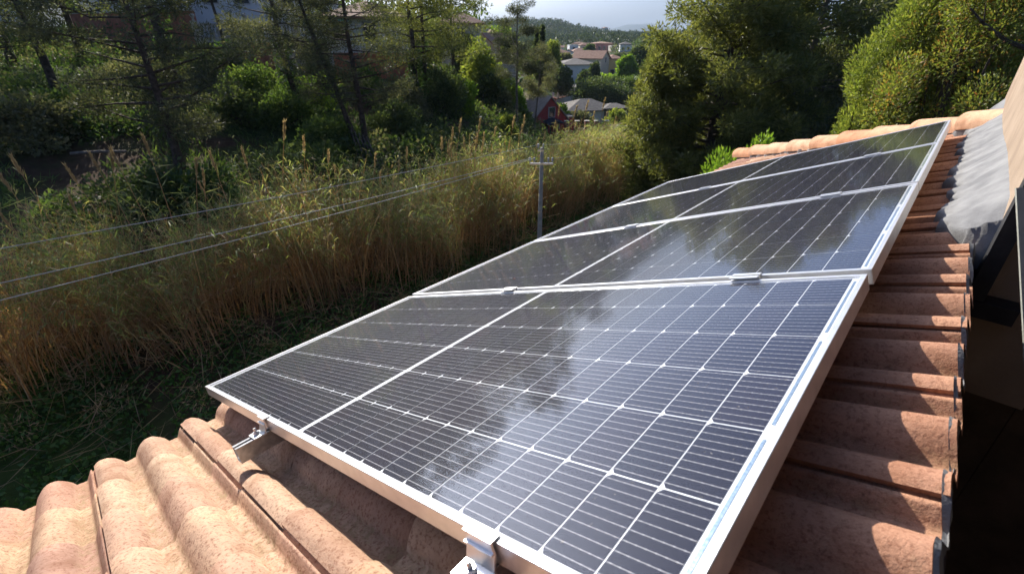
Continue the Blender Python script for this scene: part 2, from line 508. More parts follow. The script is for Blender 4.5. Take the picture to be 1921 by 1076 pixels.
class MB:
    """collects simple solids into one mesh"""

    def __init__(self):
        self.v = []
        self.f = []

    def add(self, verts, faces):
        o = len(self.v)
        self.v += [tuple(map(float, p)) for p in verts]
        self.f += [tuple(i + o for i in f) for f in faces]
        return self

    def box(self, a, b, M=None):
        x0, y0, z0 = a
        x1, y1, z1 = b
        p = [(x0, y0, z0), (x1, y0, z0), (x1, y1, z0), (x0, y1, z0), (x0, y0, z1), (x1, y0, z1), (x1, y1, z1), (x0, y1, z1)]
        if M is not None:
            p = [M @ Vector(q) for q in p]
        return self.add(p, [(3, 2, 1, 0), (4, 5, 6, 7), (0, 1, 5, 4), (1, 2, 6, 5), (2, 3, 7, 6), (3, 0, 4, 7)])

    def tube(self, pts, radii, sides=7, cap=True):
        pts = [np.asarray(p, float) for p in pts]
        n = len(pts)
        vs = []
        for i, p in enumerate(pts):
            d = pts[min(i + 1, n - 1)] - pts[max(i - 1, 0)]
            d = d / (np.linalg.norm(d) + 1e-9)
            a = np.cross(d, (0.31, 0.17, 0.93) if abs(d[2]) < 0.9 else (1, 0.2, 0))
            a /= np.linalg.norm(a)
            b = np.cross(d, a)
            for k in range(sides):
                t = 2 * math.pi * k / sides
                vs.append(p + radii[i] * (math.cos(t) * a + math.sin(t) * b))
        fs = []
        for i in range(n - 1):
            for k in range(sides):
                k2 = (k + 1) % sides
                fs.append((i * sides + k, i * sides + k2, (i + 1) * sides + k2, (i + 1) * sides + k))
        if cap:
            fs.append(tuple(range(sides))[::-1])
            fs.append(tuple((n - 1) * sides + k for k in range(sides)))
        return self.add(vs, fs)

    def prism(self, poly, axis_a, axis_b, M=None):
        """poly: list of (y,z) profile points, extruded along x from axis_a to axis_b"""
        n = len(poly)
        vs = [(axis_a, y, z) for y, z in poly] + [(axis_b, y, z) for y, z in poly]
        if M is not None:
            vs = [M @ Vector(q) for q in vs]
        fs = [(i, (i + 1) % n, n + (i + 1) % n, n + i) for i in range(n)]
        fs += [tuple(range(n))[::-1], tuple(n + i for i in range(n))]
        return self.add(vs, fs)

    def mesh(self, name, mat, smooth=False):
        me = bpy.data.meshes.new(name)
        me.from_pydata(self.v, [], self.f)
        me.materials.append(mat)
        if smooth:
            for p in me.polygons:
                p.use_smooth = True
        bm = bmesh.new()
        bm.from_mesh(me)
        bmesh.ops.recalc_face_normals(bm, faces=bm.faces)
        bm.to_mesh(me)
        bm.free()
        me.update()
        return me

    def build(self, name, mat, parent=None, matrix=None, smooth=False, **kw):
        return obj(name, self.mesh(name, mat, smooth), parent, matrix, **kw)


def unit(v):
    return v / (np.linalg.norm(v, axis=-1, keepdims=True) + 1e-9)


def leaf_quads(rng, pts, L, W, up=0.25, dirs=None, jitter=0.35):
    n = len(pts)
    d = rng.normal(size=(n, 3))
    d = unit(d)
    if dirs is not None:
        d = unit(d * jitter + dirs)
    d[:, 2] += up
    d = unit(d)
    s = unit(np.cross(d, rng.normal(size=(n, 3))))
    l = (L * (0.45 + 1.1 * rng.uniform(0, 1, n) ** 1.6))[:, None]
    w = (W * rng.uniform(0.6, 1.4, n))[:, None]
    p = pts
    v = np.stack([p, p + d * l * 0.45 + s * w * 0.5, p + d * l, p + d * l * 0.45 - s * w * 0.5], 1).reshape(-1, 3)
    f = np.arange(4 * n).reshape(n, 4)
    return v, f


def clump_points(rng, centers, radii, n, shell=0.55):
    """n points in ellipsoids, shared out by the square of their size"""
    centers = np.asarray(centers, float)
    radii = np.asarray(radii, float)
    wt = radii[:, 0] ** 2
    idx = rng.choice(len(centers), n, p=wt / wt.sum())
    d = unit(rng.normal(size=(n, 3)))
    r = rng.uniform(0, 1, n) ** shell
    return centers[idx] + d * r[:, None] * radii[idx], d


# ------------------------------------------------------------------ ground
AXIS = np.array([(-44, -14), (-24, 0.8), (-11.3, 8.8), (-5.2, 13.0), (0, 18), (3.2, 22.5), (6, 29), (7.5, 45), (6, 65), (12, 90), (20, 140), (30, 400), (60, 1200), (200, 7000)], float)


def axis_dist(X, Y):
    """signed distance to the stream line, positive on the far (hillside) bank"""
    X = np.asarray(X, float)
    Y = np.asarray(Y, float)
    best = np.full(X.shape, 1e9)
    sgn = np.zeros(X.shape)
    for a, b in zip(AXIS[:-1], AXIS[1:]):
        d = b - a
        L2 = d @ d
        t = np.clip(((X - a[0]) * d[0] + (Y - a[1]) * d[1]) / L2, 0, 1)
        dx = X - (a[0] + t * d[0])
        dy = Y - (a[1] + t * d[1])
        q = np.hypot(dx, dy)
        s = np.sign(d[0] * dy - d[1] * dx)
        m = q < best
        best = np.where(m, q, best)
        sgn = np.where(m, s, sgn)
    return best * sgn


def sstep(a, b, x):
    t = np.clip((x - a) / (b - a), 0, 1)
    return t * t * (3 - 2 * t)


def wob(X, Y, s, seed=0.0):
    return (np.sin(X * s + seed) * np.cos(Y * s * 1.13 + 1.7 * seed) + 0.5 * np.sin(X * s * 2.3 + Y * s * 1.9 + seed * 3.1))


def H(X, Y):
    X = np.asarray(X, float)
    Y = np.asarray(Y, float)
    d = axis_dist(X, Y)
    zf = np.interp(Y, [-200, 22, 32, 45, 65, 85, 112, 140, 300, 450, 620, 7000], [0, 0, -0.8, -2.6, -4.6, -5.0, -3.2, -2.4, 0, -1, 2, 6])
    left = np.interp(d, [0, 2.2, 4.0, 8, 12, 20, 30, 40, 60, 120, 300], [0, 0, 0.9, 1.8, 2.5, 3.9, 5.5, 6.6, 7.6, 12, 16])
    left = left * np.interp(Y, [20, 45, 70, 130, 300], [1, 0.95, 0.75, 0.45, 0.2])
    right = np.interp(-d, [0, 5, 9, 14, 22, 60, 300], [0, 0.1, 1.6, 3.8, 6.5, 13, 20]) * np.interp(Y, [8, 15, 60, 110, 200, 500], [0, 1, 0.7, 0.4, 0.25, 0.1])
    hill = 23 * np.exp(-((Y - 860) / 210) ** 2) * (0.16 + 0.84 * np.exp(-((X - 12) / 104.0) ** 4)) * (1 + 0.07 * np.sin(X * 0.045) + 0.05 * np.sin(X * 0.11 + 1))
    near = np.clip(1 - np.hypot(X, Y) / 140, 0, 1)
    zf = zf * np.where((d > 0) & (Y < 130), np.interp(d, [3, 18], [1, 0]) * np.interp(Y, [80, 130], [1, 0]) + np.interp(Y, [80, 130], [0, 1]), 1)
    z = zf + left + right + hill
    z = z + near * (0.10 * wob(X, Y, 0.9, 1) + 0.16 * wob(X, Y, 0.37, 2)) * np.clip((np.abs(d) - 1) / 4, 0, 1)
    z = z + (1 - near) * np.where(Y > 150, 1.2 * wob(X, Y, 0.035, 4), 0)
    return z


def axis_coords(stops):
    out = []
    for a, b, n in stops:
        out += list(np.linspace(a, b, n, endpoint=False))
    return np.array(out + [stops[-1][1]])


gx = axis_coords([(-3000, -400, 8), (-400, -60, 14), (-60, 40, 170), (40, 400, 20), (400, 3500, 8)])
gy = axis_coords([(-150, -20, 6), (-20, 70, 150), (70, 200, 40), (200, 1200, 50), (1200, 6400, 8)])
GX, GY = np.meshgrid(gx, gy, indexing='ij')
GZ = H(GX, GY)
gv = np.stack([GX, GY, GZ], -1).reshape(-1, 3)
ni, nj = GX.shape
ii, jj = np.meshgrid(np.arange(ni - 1), np.arange(nj - 1), indexing='ij')
gq = np.stack([ii * nj + jj, (ii + 1) * nj + jj, (ii + 1) * nj + jj + 1, ii * nj + jj + 1], -1).reshape(-1, 4)
obj("ground", big_mesh("ground", gv, gq, MAT['ground'], smooth=True), kind="structure")

# blue mountain beyond the wooded hill
mx_ = np.linspace(300, 2600, 90)
prof = 66 + 52 * np.exp(-((mx_ - 1330) / 190) ** 2) + 40 * np.exp(-((mx_ - 1080) / 160) ** 2) + 30 * np.exp(-((mx_ - 1900) / 420) ** 2) + 2.0 * np.sin(mx_ * 0.031) + 1.2 * np.sin(mx_ * 0.083)
rows = []
for k, (dy, s) in enumerate(((-700, 0.0), (-420, 0.45), (-180, 0.8), (0, 1.0), (260, 0.75), (700, 0.0))):
    rows.append(np.stack([mx_, np.full_like(mx_, 5000 + dy) + 40 * np.sin(mx_ * 0.012 + k), prof * s + 6 * np.sin(mx_ * 0.02 + 2 * k) * (0 < s < 1)], -1))
mv = np.concatenate(rows)
mq = [(r * 90 + i, r * 90 + i + 1, (r + 1) * 90 + i + 1, (r + 1) * 90 + i) for r in range(5) for i in range(89)]
obj("mountain", big_mesh("mountain", mv, mq, MAT['hill'], smooth=True), kind="structure")

# ------------------------------------------------------------------ the house under the modules
PU, PV = 0.290, 0.316          # tile pitch along the row and up the slope
U0, V0 = -0.122, -0.066        # one side joint and the lowest course
HB = -0.166                    # channel level of the tiles under the module glass


def u_hip(v):
    return 6.44 - 0.921 * v


house = thing("roof_house", "terracotta tiled house roof carrying the row of solar modules", "house", (0, 0, 0))
deck = MB()
dz = HB - 0.022
n_ = [(-0.03, -2.2, dz), (-0.03, u_hip(-0.03), dz), (2.24, u_hip(2.24), dz), (2.24, -2.2, dz)]
top = [R3(*p) for p in n_]
low = [p - np.array([0, 0, 0.14]) for p in top]
deck.add(top + low, [(0, 1, 2, 3), (7, 6, 5, 4), (0, 4, 5, 1), (1, 5, 6, 2), (2, 6, 7, 3), (3, 7, 4, 0)])
# the hip's other slope, falling away from the camera
e0, e1 = top[1], top[2]
e2 = R3(2.24, u_hip(2.24), dz) + DH * 3.0
fall = (RU * math.cos(math.radians(22)) - np.array([0, 0, 1]) * math.sin(math.radians(22)))
e3 = e2 + fall * ((e1[2] - e0[2]) / math.sin(math.radians(22)))
k_ = np.array([0, 0, 0.12])
deck.add([e0, e1, e2, e3, e0 - k_, e1 - k_, e2 - k_, e3 - k_], [(0, 1, 2, 3), (7, 6, 5, 4), (0, 4, 7, 3), (1, 5, 4, 0), (3, 7, 6, 2)])
roof = deck.build("roof", MAT['deck'], house)


def roll(y, c, w=0.056, hgt=0.050):
    x = np.abs(y - c) / w
    return hgt * np.where(x < 1, np.cos(np.clip(x, 0, 1) * math.pi / 2) ** 0.72, 0)


def tile_mesh(name, seed, length=0.41, mat='tile'):
    rng = np.random.default_rng(seed)
    ys = np.concatenate([np.linspace(0.0, 0.085, 9), np.linspace(0.095, 0.110, 2), np.linspace(0.117, 0.231, 13), np.linspace(0.242, PU - 0.008, 8), np.linspace(PU - 0.0065, 0.297, 3)])
    z = roll(ys, 0.027) + roll(ys, 0.174) + roll(ys, PU + 0.027)
    z = np.where(ys > 0.238, z - 0.002 * np.clip((ys - 0.238) / 0.02, 0, 1), z)
    z = np.where(ys > PU - 0.0075, z - 0.014, z)
    z = z + rng.normal(0, 0.0006, len(z))
    th = 0.013
    xs = [0.0, 0.004, length * 0.25, length * 0.5, length * 0.75, length]
    lift = [0.0085, 0.009, 0.0055 + rng.normal(0, 0.0006), 0.002 + rng.normal(0, 0.0006), -0.0025, -0.007]
    wavy = [rng.normal(0, 0.0007, len(ys)).cumsum() * 0.10 for _ in xs]
    n = len(ys)
    V, F = [], []
    chip = rng.uniform(0.02, 0.27)
    for x, l, wv in zip(xs, lift, wavy):
        for y, zz, wz in zip(ys, z, wv):
            ck = 0.012 * max(0.0, 1 - abs(y - chip) / 0.014) if seed % 3 == 0 and x < 0.02 else 0.0
            V.append((x + (rng.normal(0, 0.0016) if x < 0.02 else 0) + ck, y, zz + l + wz - (0.001 if x == 0 else 0)))
    for a in range(len(xs) - 1):
        for i in range(n - 1):
            F.append((a * n + i, (a + 1) * n + i, (a + 1) * n + i + 1, a * n + i + 1))
    top_n = len(F)
    # butt face (own vertices so its edge stays crisp)
    b0 = len(V)
    for y, zz in zip(ys, z):
        V.append((0, y, zz + 0.0055))
        V.append((0.001, y, zz - th + 0.008))
    for i in range(n - 1):
        F.append((b0 + 2 * i, b0 + 2 * i + 2, b0 + 2 * i + 3, b0 + 2 * i + 1))
    # side lip over the neighbour's flank
    s0 = len(V)
    for x, l in zip(xs, lift):
        V.append((x, 0, z[0] + l))
        V.append((x, 0.003, z[0] + l - th + 0.003))
    for a in range(len(xs) - 1):
        F.append((s0 + 2 * a, s0 + 2 * a + 1, s0 + 2 * a + 3, s0 + 2 * a + 2))
    # upper end and underside edge
    t0 = len(V)
    for y, zz in zip(ys, z):
        V.append((length, y, zz + lift[-1]))
        V.append((length, y, zz - th + lift[-1]))
    for i in range(n - 1):
        F.append((t0 + 2 * i, t0 + 2 * i + 1, t0 + 2 * i + 3, t0 + 2 * i + 2))
    me = bpy.data.meshes.new(name)
    me.from_pydata(V, [], F)
    me.materials.append(MAT[mat])
    for k, p in enumerate(me.polygons):
        p.use_smooth = k < top_n
    me.update()
    return me


red_meshes = [tile_mesh("roof_tile", 30 + k, mat='tile_red') for k in range(6)]
tile_meshes = [tile_mesh("roof_tile", 10 + k) for k in range(9)]
rng = np.random.default_rng(4)
for c in range(7):
    v = V0 + PV * c
    k = -6
    while True:
        u = U0 + PU * k
        if u > u_hip(v) + 0.02:
            break
        me = tile_meshes[int(rng.integers(9))] if c < 5 or (c == 5 and rng.uniform() < 0.5) else red_meshes[int(rng.integers(6))]
        cut = u + 0.32 > u_hip(v + 0.41) - 0.03
        M = Matrix.Translation((v + rng.normal(0, 0.0035), u + rng.normal(0, 0.0012), HB + rng.normal(0, 0.0012))) @ Matrix.Rotation(rng.normal(0, 0.004), 4, 'Z')
        if cut:
            me = me.copy()
            bm = bmesh.new()
            bm.from_mesh(me)
            nn = Vector((0.921, 1.0, 0)).normalized()
            bmesh.ops.bisect_plane(bm, geom=bm.verts[:] + bm.edges[:] + bm.faces[:], plane_co=Vector((-v, 6.44 - u, 0)), plane_no=nn, clear_outer=True)
            nf = len(bm.faces)
            bm.to_mesh(me)
            bm.free()
            if nf == 0:
                k += 1
                continue
        obj("roof_tile", me, roof, MROOF @ M)
        k += 1

# half-round caps down the hip
hipd = Vector((-0.7355, 0.6775, 0)).normalized()      # local (v,u) direction, downhill


def cap_mesh(seed):
    rng = np.random.default_rng(seed)
    mb = MB()
    L = 0.43
    prof = []
    n = 12
    for x, r, lift in ((0, 0.098, 0.018), (L * 0.5, 0.092, 0.006), (L, 0.084, -0.008)):
        prof.append([(x, -r * math.cos(math.pi * i / n) * 1.05, lift + 0.098 * r / 0.098 * max(0.0, math.sin(math.pi * i / n)) ** 0.8) for i in range(n + 1)])
    V = [p for row in prof for p in row]
    F = [(a * (n + 1) + i, a * (n + 1) + i + 1, (a + 1) * (n + 1) + i + 1, (a + 1) * (n + 1) + i) for a in range(2) for i in range(n)]
    b = len(V)
    for i in range(n + 1):
        x, y, z = prof[0][i]
        V += [(0, y, z), (0, y * 0.86, z - 0.014)]
    F += [(b + 2 * i, b + 2 * i + 1, b + 2 * i + 3, b + 2 * i + 2) for i in range(n)]
    b = len(V)
    for i in range(n + 1):
        x, y, z = prof[2][i]
        V += [(L, y, z), (L, y * 0.86, z - 0.014)]
    F += [(b + 2 * i, b + 2 * i + 2, b + 2 * i + 3, b + 2 * i + 1) for i in range(n)]
    me = bpy.data.meshes.new("ridge_cap")
    me.from_pydata(V, [], F)
    me.materials.append(MAT['cap'])
    for k, p in enumerate(me.polygons):
        p.use_smooth = k < 2 * n
    return me


cap_me = [cap_mesh(k) for k in range(3)]
rot = Matrix(((-hipd.x, hipd.y, 0, 0), (-hipd.y, -hipd.x, 0, 0), (0, 0, 1, 0), (0, 0, 0, 1)))   # cap x axis runs uphill
for k in range(9):
    v = -0.10 + 0.283 * k
    M = Matrix.Translation((v, u_hip(v) + rng.normal(0, 0.006), HB + 0.062 + rng.normal(0, 0.004))) @ rot @ Matrix.Rotation(rng.normal(0, 0.02), 4, 'Z')
    obj("ridge_cap", cap_me[k % 3], roof, MROOF @ M)
# mortar bedding under the caps
mb = MB()
mv_ = []
K = 60
for i in range(K + 1):
    v = -0.05 + 2.3 * i / K
    for s in (-1, 1):
        w = 0.088 + 0.010 * math.sin(i * 2.1 + s)
        mv_.append(R3(v + s * w * 0.69, u_hip(v) + s * w * 0.74, HB + 0.075 + 0.006 * math.sin(i * 1.3)))
    for s in (-1, 1):
        w = 0.105 + 0.012 * math.sin(i * 1.7 + 2 * s)
        mv_.append(R3(v + s * w * 0.69, u_hip(v) + s * w * 0.74, HB - 0.02))
mf_ = []
for i in range(K):
    a, b = 4 * i, 4 * i + 4
    mf_ += [(a, b, b + 1, a + 1), (a + 2, b + 2, b, a), (a + 1, b + 1, b + 3, a + 3)]
mb.add(mv_, mf_).build("mortar_bed", MAT['mortar'], house)

# upper wall that rises at the ridge, with its grey mortar fillet
UZ = np.array([0, 0, 1.0])


def wall_pt(u, up, back=0.0, v=2.272):
    return R3(v, u, HB) + UZ * up + DH * back


mb = MB()
q = [wall_pt(1.72, -0.5), wall_pt(4.75, -0.5), wall_pt(4.75, -0.5, 0.26), wall_pt(1.72, -0.5, 0.26)]
q += [p + UZ * 4.1 for p in q]
mb.add(q, [(3, 2, 1, 0), (4, 5, 6, 7), (0, 1, 5, 4), (1, 2, 6, 5), (2, 3, 7, 6), (3, 0, 4, 7)])
mb.build("upper_wall", MAT['stucco'], house)

rng = np.random.default_rng(21)
NU_, NW_ = 420, 26
us = np.linspace(1.725, 4.72, NU_)
fil = []
for i, u in enumerate(us):
    edge = 0.125 + 0.016 * math.sin(u * 22.2) + 0.012 * math.sin(u * 51) + 0.018 * math.sin(u * 7.0 + 1)
    if u < 1.9:
        edge *= 0.35 + 0.65 * float(sstep(1.70, 1.9, u))
    rise = 0.080 + 0.010 * math.sin(u * 3.1) + 0.05 * float(sstep(4.2, 4.6, u))
    end = 0.35 + 0.65 * min(1.0, (u - 1.725) / 0.10)
    for j in range(NW_):
        s = j / (NW_ - 1)
        vv = 2.276 - edge * (1 - s)
        yloc = ((u - U0) % PU)
        under = float(roll(np.array([yloc]), 0.027)[0] + roll(np.array([yloc]), 0.174)[0] + roll(np.array([yloc]), PU + 0.027)[0])
        base = HB + 0.012 + under * (1 - sstep(0.0, 0.14, s)) + 0.056 * sstep(0, 0.14, s)
        h = base + end * (rise * s ** 1.7) + (0.0022 * math.sin(u * 19 + s * 11) + 0.0016 * math.sin(u * 43 - s * 17) + 0.0010 * math.sin(u * 97 + s * 29)) * math.sin(s * math.pi)
        vv += max(0.0, h - HB) * 0.405 * s + 0.02 * s ** 6
        fil.append(R3(vv, u, h if s > 0.02 else base - 0.03))
fil = [np.asarray(p) + np.array([0, 0, -0.16]) - RU * 0.012 for p in fil[:NW_]] + fil
NU_ += 1
fq = [(i * NW_ + j, (i + 1) * NW_ + j, (i + 1) * NW_ + j + 1, i * NW_ + j + 1) for i in range(NU_ - 1) for j in range(NW_ - 1)]
obj("mortar_fillet", big_mesh("mortar_fillet", fil, fq, MAT['mortar'], smooth=True), house)

# ragged mortar edge along the cut tile ends above the recess
mb = MB()
K = 420
mv_, mf_ = [], []
for i in range(K + 1):
    u = -1.9 + 3.62 * i / K
    yloc = ((u - U0) % PU)
    under = float(roll(np.array([yloc]), 0.027)[0] + roll(np.array([yloc]), 0.174)[0] + roll(np.array([yloc]), PU + 0.027)[0])
    hh = HB + under - 0.004
    off = 0.003 + 0.002 * math.sin(u * 31) + 0.0012 * math.sin(u * 113)
    mv_ += [R3(2.236, u, hh), R3(2.240 + off, u, hh - 0.006), R3(2.240 + off * 0.8, u, HB - 0.004), R3(2.234, u, HB - 0.024)]
for i in range(K):
    for j in range(3):
        a, b = 4 * i + j, 4 * i + 4 + j
        mf_.append((a, b, b + 1, a + 1))
mb.add(mv_, mf_).build("mortar_edge", MAT['mortar'], house)

# recess (stairwell) behind the ridge: the camera leans out over it
zr = R3(2.24, 0, HB)[2]
zfloor = 2.6


def col_pt(u, back, z):
    p = R3(2.24, u, HB) + DH * back
    return np.array([p[0], p[1], z])


def slab(name, u0, u1, b0, b1, z0, z1, mat, parent):
    mb = MB()
    q = [col_pt(u0, b0, z0), col_pt(u1, b0, z0), col_pt(u1, b1, z0), col_pt(u0, b1, z0)]
    q += [np.array([p[0], p[1], z1]) for p in q]
    mb.add(q, [(3, 2, 1, 0), (4, 5, 6, 7), (0, 1, 5, 4), (1, 2, 6, 5), (2, 3, 7, 6), (3, 0, 4, 7)])
    return mb.build(name, mat, parent)


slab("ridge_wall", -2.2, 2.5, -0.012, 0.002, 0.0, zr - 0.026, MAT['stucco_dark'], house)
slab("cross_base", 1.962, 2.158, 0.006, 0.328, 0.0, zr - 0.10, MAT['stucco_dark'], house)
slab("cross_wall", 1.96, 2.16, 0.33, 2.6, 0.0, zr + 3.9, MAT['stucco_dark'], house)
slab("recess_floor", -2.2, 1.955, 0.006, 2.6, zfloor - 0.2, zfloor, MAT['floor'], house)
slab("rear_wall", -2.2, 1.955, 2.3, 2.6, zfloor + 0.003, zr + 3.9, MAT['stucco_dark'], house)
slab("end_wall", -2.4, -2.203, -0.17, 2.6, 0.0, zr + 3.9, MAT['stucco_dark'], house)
slab("recess_shade_slab", -2.2, 1.955, 0.55, 2.297, zr + 2.4, zr + 2.6, MAT['stucco_dark'], house)  # unseen cover added overhead to keep sky light out of the recess
# lower house walls under the eaves
mb = MB()
ea, eb, ec, ed = R3(0.35, -2.0, dz), R3(0.35, 5.9, dz), R3(2.1, 4.3, dz), R3(2.1, -2.0, dz)
q = [np.array([p[0], p[1], 0.0]) for p in (ea, eb, ec, ed)] + [p - UZ * 0.16 for p in (ea, eb, ec, ed)]
mb.add(q, [(0, 1, 5, 4), (1, 2, 6, 5), (2, 3, 7, 6), (3, 0, 4, 7)])
mb.build("lower_wall", MAT['stucco'], house)

# dark steel post, bracket and a painted metal frame at the recess
p0 = col_pt(1.675, 0.028, zr - 0.13)
post = thing("steel_post", "dark steel post with a short bracket beside the stucco wall end", "post", tuple(p0))
Mp = Matrix(((DH[0], RU[0], 0, 0), (DH[1], RU[1], 0, 0), (0, 0, 1, 0), (0, 0, 0, 1)))
MB().box((0.0, -0.035, 0.0), (0.042, 0.035, 2.7), Mp).build("upright", MAT['steel_dark'], post)
MB().box((-0.004, -0.038, -0.055), (0.125, 0.040, -0.002), Mp).build("bracket", MAT['steel_dark'], post)
f0, f1 = at(1912, 352, 1.05), at(1931, 720, 0.86)
mdir = unit(f1 - f0)
fr_ = thing("metal_frame", "weathered grey green metal frame bar in front of the dark recess", "frame", tuple(f1))
mb = MB()
mb.tube([f0 - f1, mdir * 0.5], [0.0085, 0.0085], 4)
mb.build("bar", MAT['steel_green'], fr_)
mb = MB()
mb.tube([f0 - f1 + np.array([0.02, 0.0, 0.0]), mdir * 0.5 + np.array([0.02, 0, 0])], [0.006, 0.006], 4)
mb.build("rail", MAT['steel_dark'], fr_)

# ------------------------------------------------------------------ solar modules
SL, SS, GAP = 2.082, 1.040, 0.020
CW, CH = 0.0830, 0.1665
cell_v0 = [0.044 + CW * k for k in range(12)] + [1.060 + CW * k for k in range(12)]
cell_u0 = [0.0185 + 0.1675 * k for k in range(6)]
# half cell: two clipped corners on the low side
a_, b_, ch = CW / 2 - 0.0013, CH / 2 - 0.0012, 0.0085
cm = MB()
pts = [(-a_ + ch * 0.75, -b_), (a_, -b_), (a_, b_), (-a_ + ch * 0.75, b_), (-a_, b_ - ch), (-a_, -b_ + ch)]
n6 = len(pts)
cm.add([(x, y, 0.0004) for x, y in pts] + [(x, y, 0.0) for x, y in pts], [tuple(range(n6))] + [(i, n6 + i, n6 + (i + 1) % n6, (i + 1) % n6) for i in range(n6)])
cell_me = cm.mesh("solar_cell", MAT['cell'])
fm = MB()
LIP, FH = 0.0115, 0.040
fm.box((0, 0, -FH), (SL, LIP, 0)).box((0, SS - LIP, -FH), (SL, SS, 0)).box((0, LIP, -FH), (LIP, SS - LIP, -0.0003)).box((SL - LIP, LIP, -FH), (SL, SS - LIP, -0.0003))
frame_me = fm.mesh("frame", MAT['alu'])
# rounded extrusion edge
bm = bmesh.new()
bm.from_mesh(frame_me)
bmesh.ops.bevel(bm, geom=bm.edges[:], offset=0.0010, segments=1, affect='EDGES')
bm.to_mesh(frame_me)
bm.free()
back_me = MB().box((LIP + 0.0003, LIP + 0.0003, -0.010), (SL - LIP - 0.0003, SS - LIP - 0.0003, -0.0052)).mesh("backsheet", MAT['backsheet'])
glass_me = MB().add([(LIP, LIP, -0.0022), (SL - LIP, LIP, -0.0022), (SL - LIP, SS - LIP, -0.0022), (LIP, SS - LIP, -0.0022)], [(0, 1, 2, 3)]).mesh("glass", MAT['glass'])
rib_me = MB().box((-0.0026, -0.148, 0), (0.0026, 0.148, 0.0005)).mesh("ribbon", MAT['ribbon'])
names = ["front solar module nearest the viewer with two end clamps on its frame",
         "second solar module of the row holding the bright sky reflection",
         "third solar module of the row between two dark reflecting modules",
         "farthest solar module of the row beside the hip tiles"]
offs = [(0.0, 0.0, 0.0), (0.006, SS + GAP, 0.005), (0.007, 2 * (SS + GAP), 0.006), (0.006, 3 * (SS + GAP), 0.006)]
for k in range(4):
    dv, du, dh_ = offs[k]
    mod = thing("solar_module", names[k], "solar panel", group="solar modules in a row", matrix=MROOF @ Matrix.Translation((dv, du, dh_)))
    obj("frame", frame_me, mod)
    obj("backsheet", back_me, mod)
    for v in cell_v0:
        for u in cell_u0:
            obj("solar_cell", cell_me, mod, Matrix.Translation((v + CW / 2, u + CH / 2, -0.0049)))
    for j in range(3):
        obj("ribbon", rib_me, mod, Matrix.Translation((SL - LIP - 0.0075, 0.185 + j * 0.335, -0.0049)))
    obj("glass", glass_me, mod)

# rails
for k, vc in enumerate((0.800, 1.800)):
    rl = thing("mounting_rail", ["galvanised channel rail jutting out under the low clamp of the front module", "galvanised channel rail under the upper clamps of the modules"][k],
               "rail", group="rails under the modules", matrix=MROOF @ Matrix.Translation((vc, -0.095 if k == 0 else -0.060, -0.041)))
    mb = MB()
    w, hh, t_ = 0.0205, 0.046, 0.0025
    Lr = 4.42
    mb.box((-w, 0, -hh), (-w + t_, Lr, 0)).box((w - t_, 0, -hh), (w, Lr, 0)).box((-w + t_, 0, -hh), (w - t_, Lr, -hh + t_))
    mb.box((-w + t_, 0, -t_), (-0.008, Lr, -0.0002)).box((0.008, 0, -t_), (w - t_, Lr, -0.0002))
    mb.build("channel", MAT['galv'], rl)
    for u in (0.21, 1.35, 2.48, 3.6):
        MB().box((-0.028, u - 0.03, -0.076), (0.028, u + 0.03, -0.0412)).build("foot", MAT['galv'], rl)


def bolt(mb, x, y, z, r=0.0075, hgt=0.016):
    mb.tube([(x, y, z), (x, y, z + hgt * 0.45)], [r * 1.55, r * 1.55], 6)
    mb.tube([(x, y, z + hgt * 0.45), (x, y, z + hgt)], [r * 0.75, r * 0.75], 8)


# mid clamps between modules and end clamps at the front edge
mid = MB()
mid.box((-0.038, -0.0210, 0.0012), (0.038, -0.0065, 0.0040)).box((-0.038, 0.0065, 0.0012), (0.038, 0.0210, 0.0040))
mid.box((-0.038, -0.0065, -0.020), (0.038, -0.0042, 0.0039)).box((-0.038, 0.0042, -0.020), (0.038, 0.0065, 0.0039)).box((-0.038, -0.0042, -0.020), (0.038, 0.0042, -0.017))
mid_me = mid.mesh("body", MAT['alu'])
mb = MB()
bolt(mb, 0, 0, -0.0168, 0.0026, 0.012)
mid_bolt = mb.mesh("bolt", MAT['galv'])
where = ["between the front module and the second module", "between the second module and the third module", "between the third and the farthest module"]
for j in range(3):
    for k, vc in enumerate((0.815, 1.800)):
        c = thing("mid_clamp", ["lower", "upper"][k] + " aluminium mid clamp " + where[j], "clamp", group="clamps between modules",
                  matrix=MROOF @ Matrix.Translation((vc, (j + 1) * (SS + GAP) - GAP / 2, offs[j + 1][2] + 0.0004)))
        obj("body", mid_me, c)
        obj("bolt", mid_bolt, c)
ec = MB()
ec.box((-0.030, -0.004, 0.0014), (0.030, 0.012, 0.0046))                     # hook over the frame lip
ec.box((-0.030, -0.0075, -0.012), (0.030, -0.0042, 0.0046)).box((-0.030, -0.012, -0.0145), (0.030, -0.0042, -0.0118))
ec.add([(-0.030, -0.0065, -0.0145), (0.030, -0.0065, -0.0145), (0.030, -0.0035, -0.0145), (-0.030, -0.0035, -0.0145),
        (-0.030, -0.016, -0.036), (0.030, -0.016, -0.036), (0.030, -0.013, -0.036), (-0.030, -0.013, -0.036)],
       [(0, 1, 2, 3), (4, 7, 6, 5), (0, 4, 5, 1), (1, 5, 6, 2), (2, 6, 7, 3), (3, 7, 4, 0)])
ec.box((-0.030, -0.046, -0.0402), (0.030, -0.012, -0.0362))
ec_me = ec.mesh("body", MAT['alu'])
mb = MB()
bolt(mb, 0, -0.031, -0.0361, 0.0055, 0.020)
eb_me = mb.mesh("bolt", MAT['galv'])
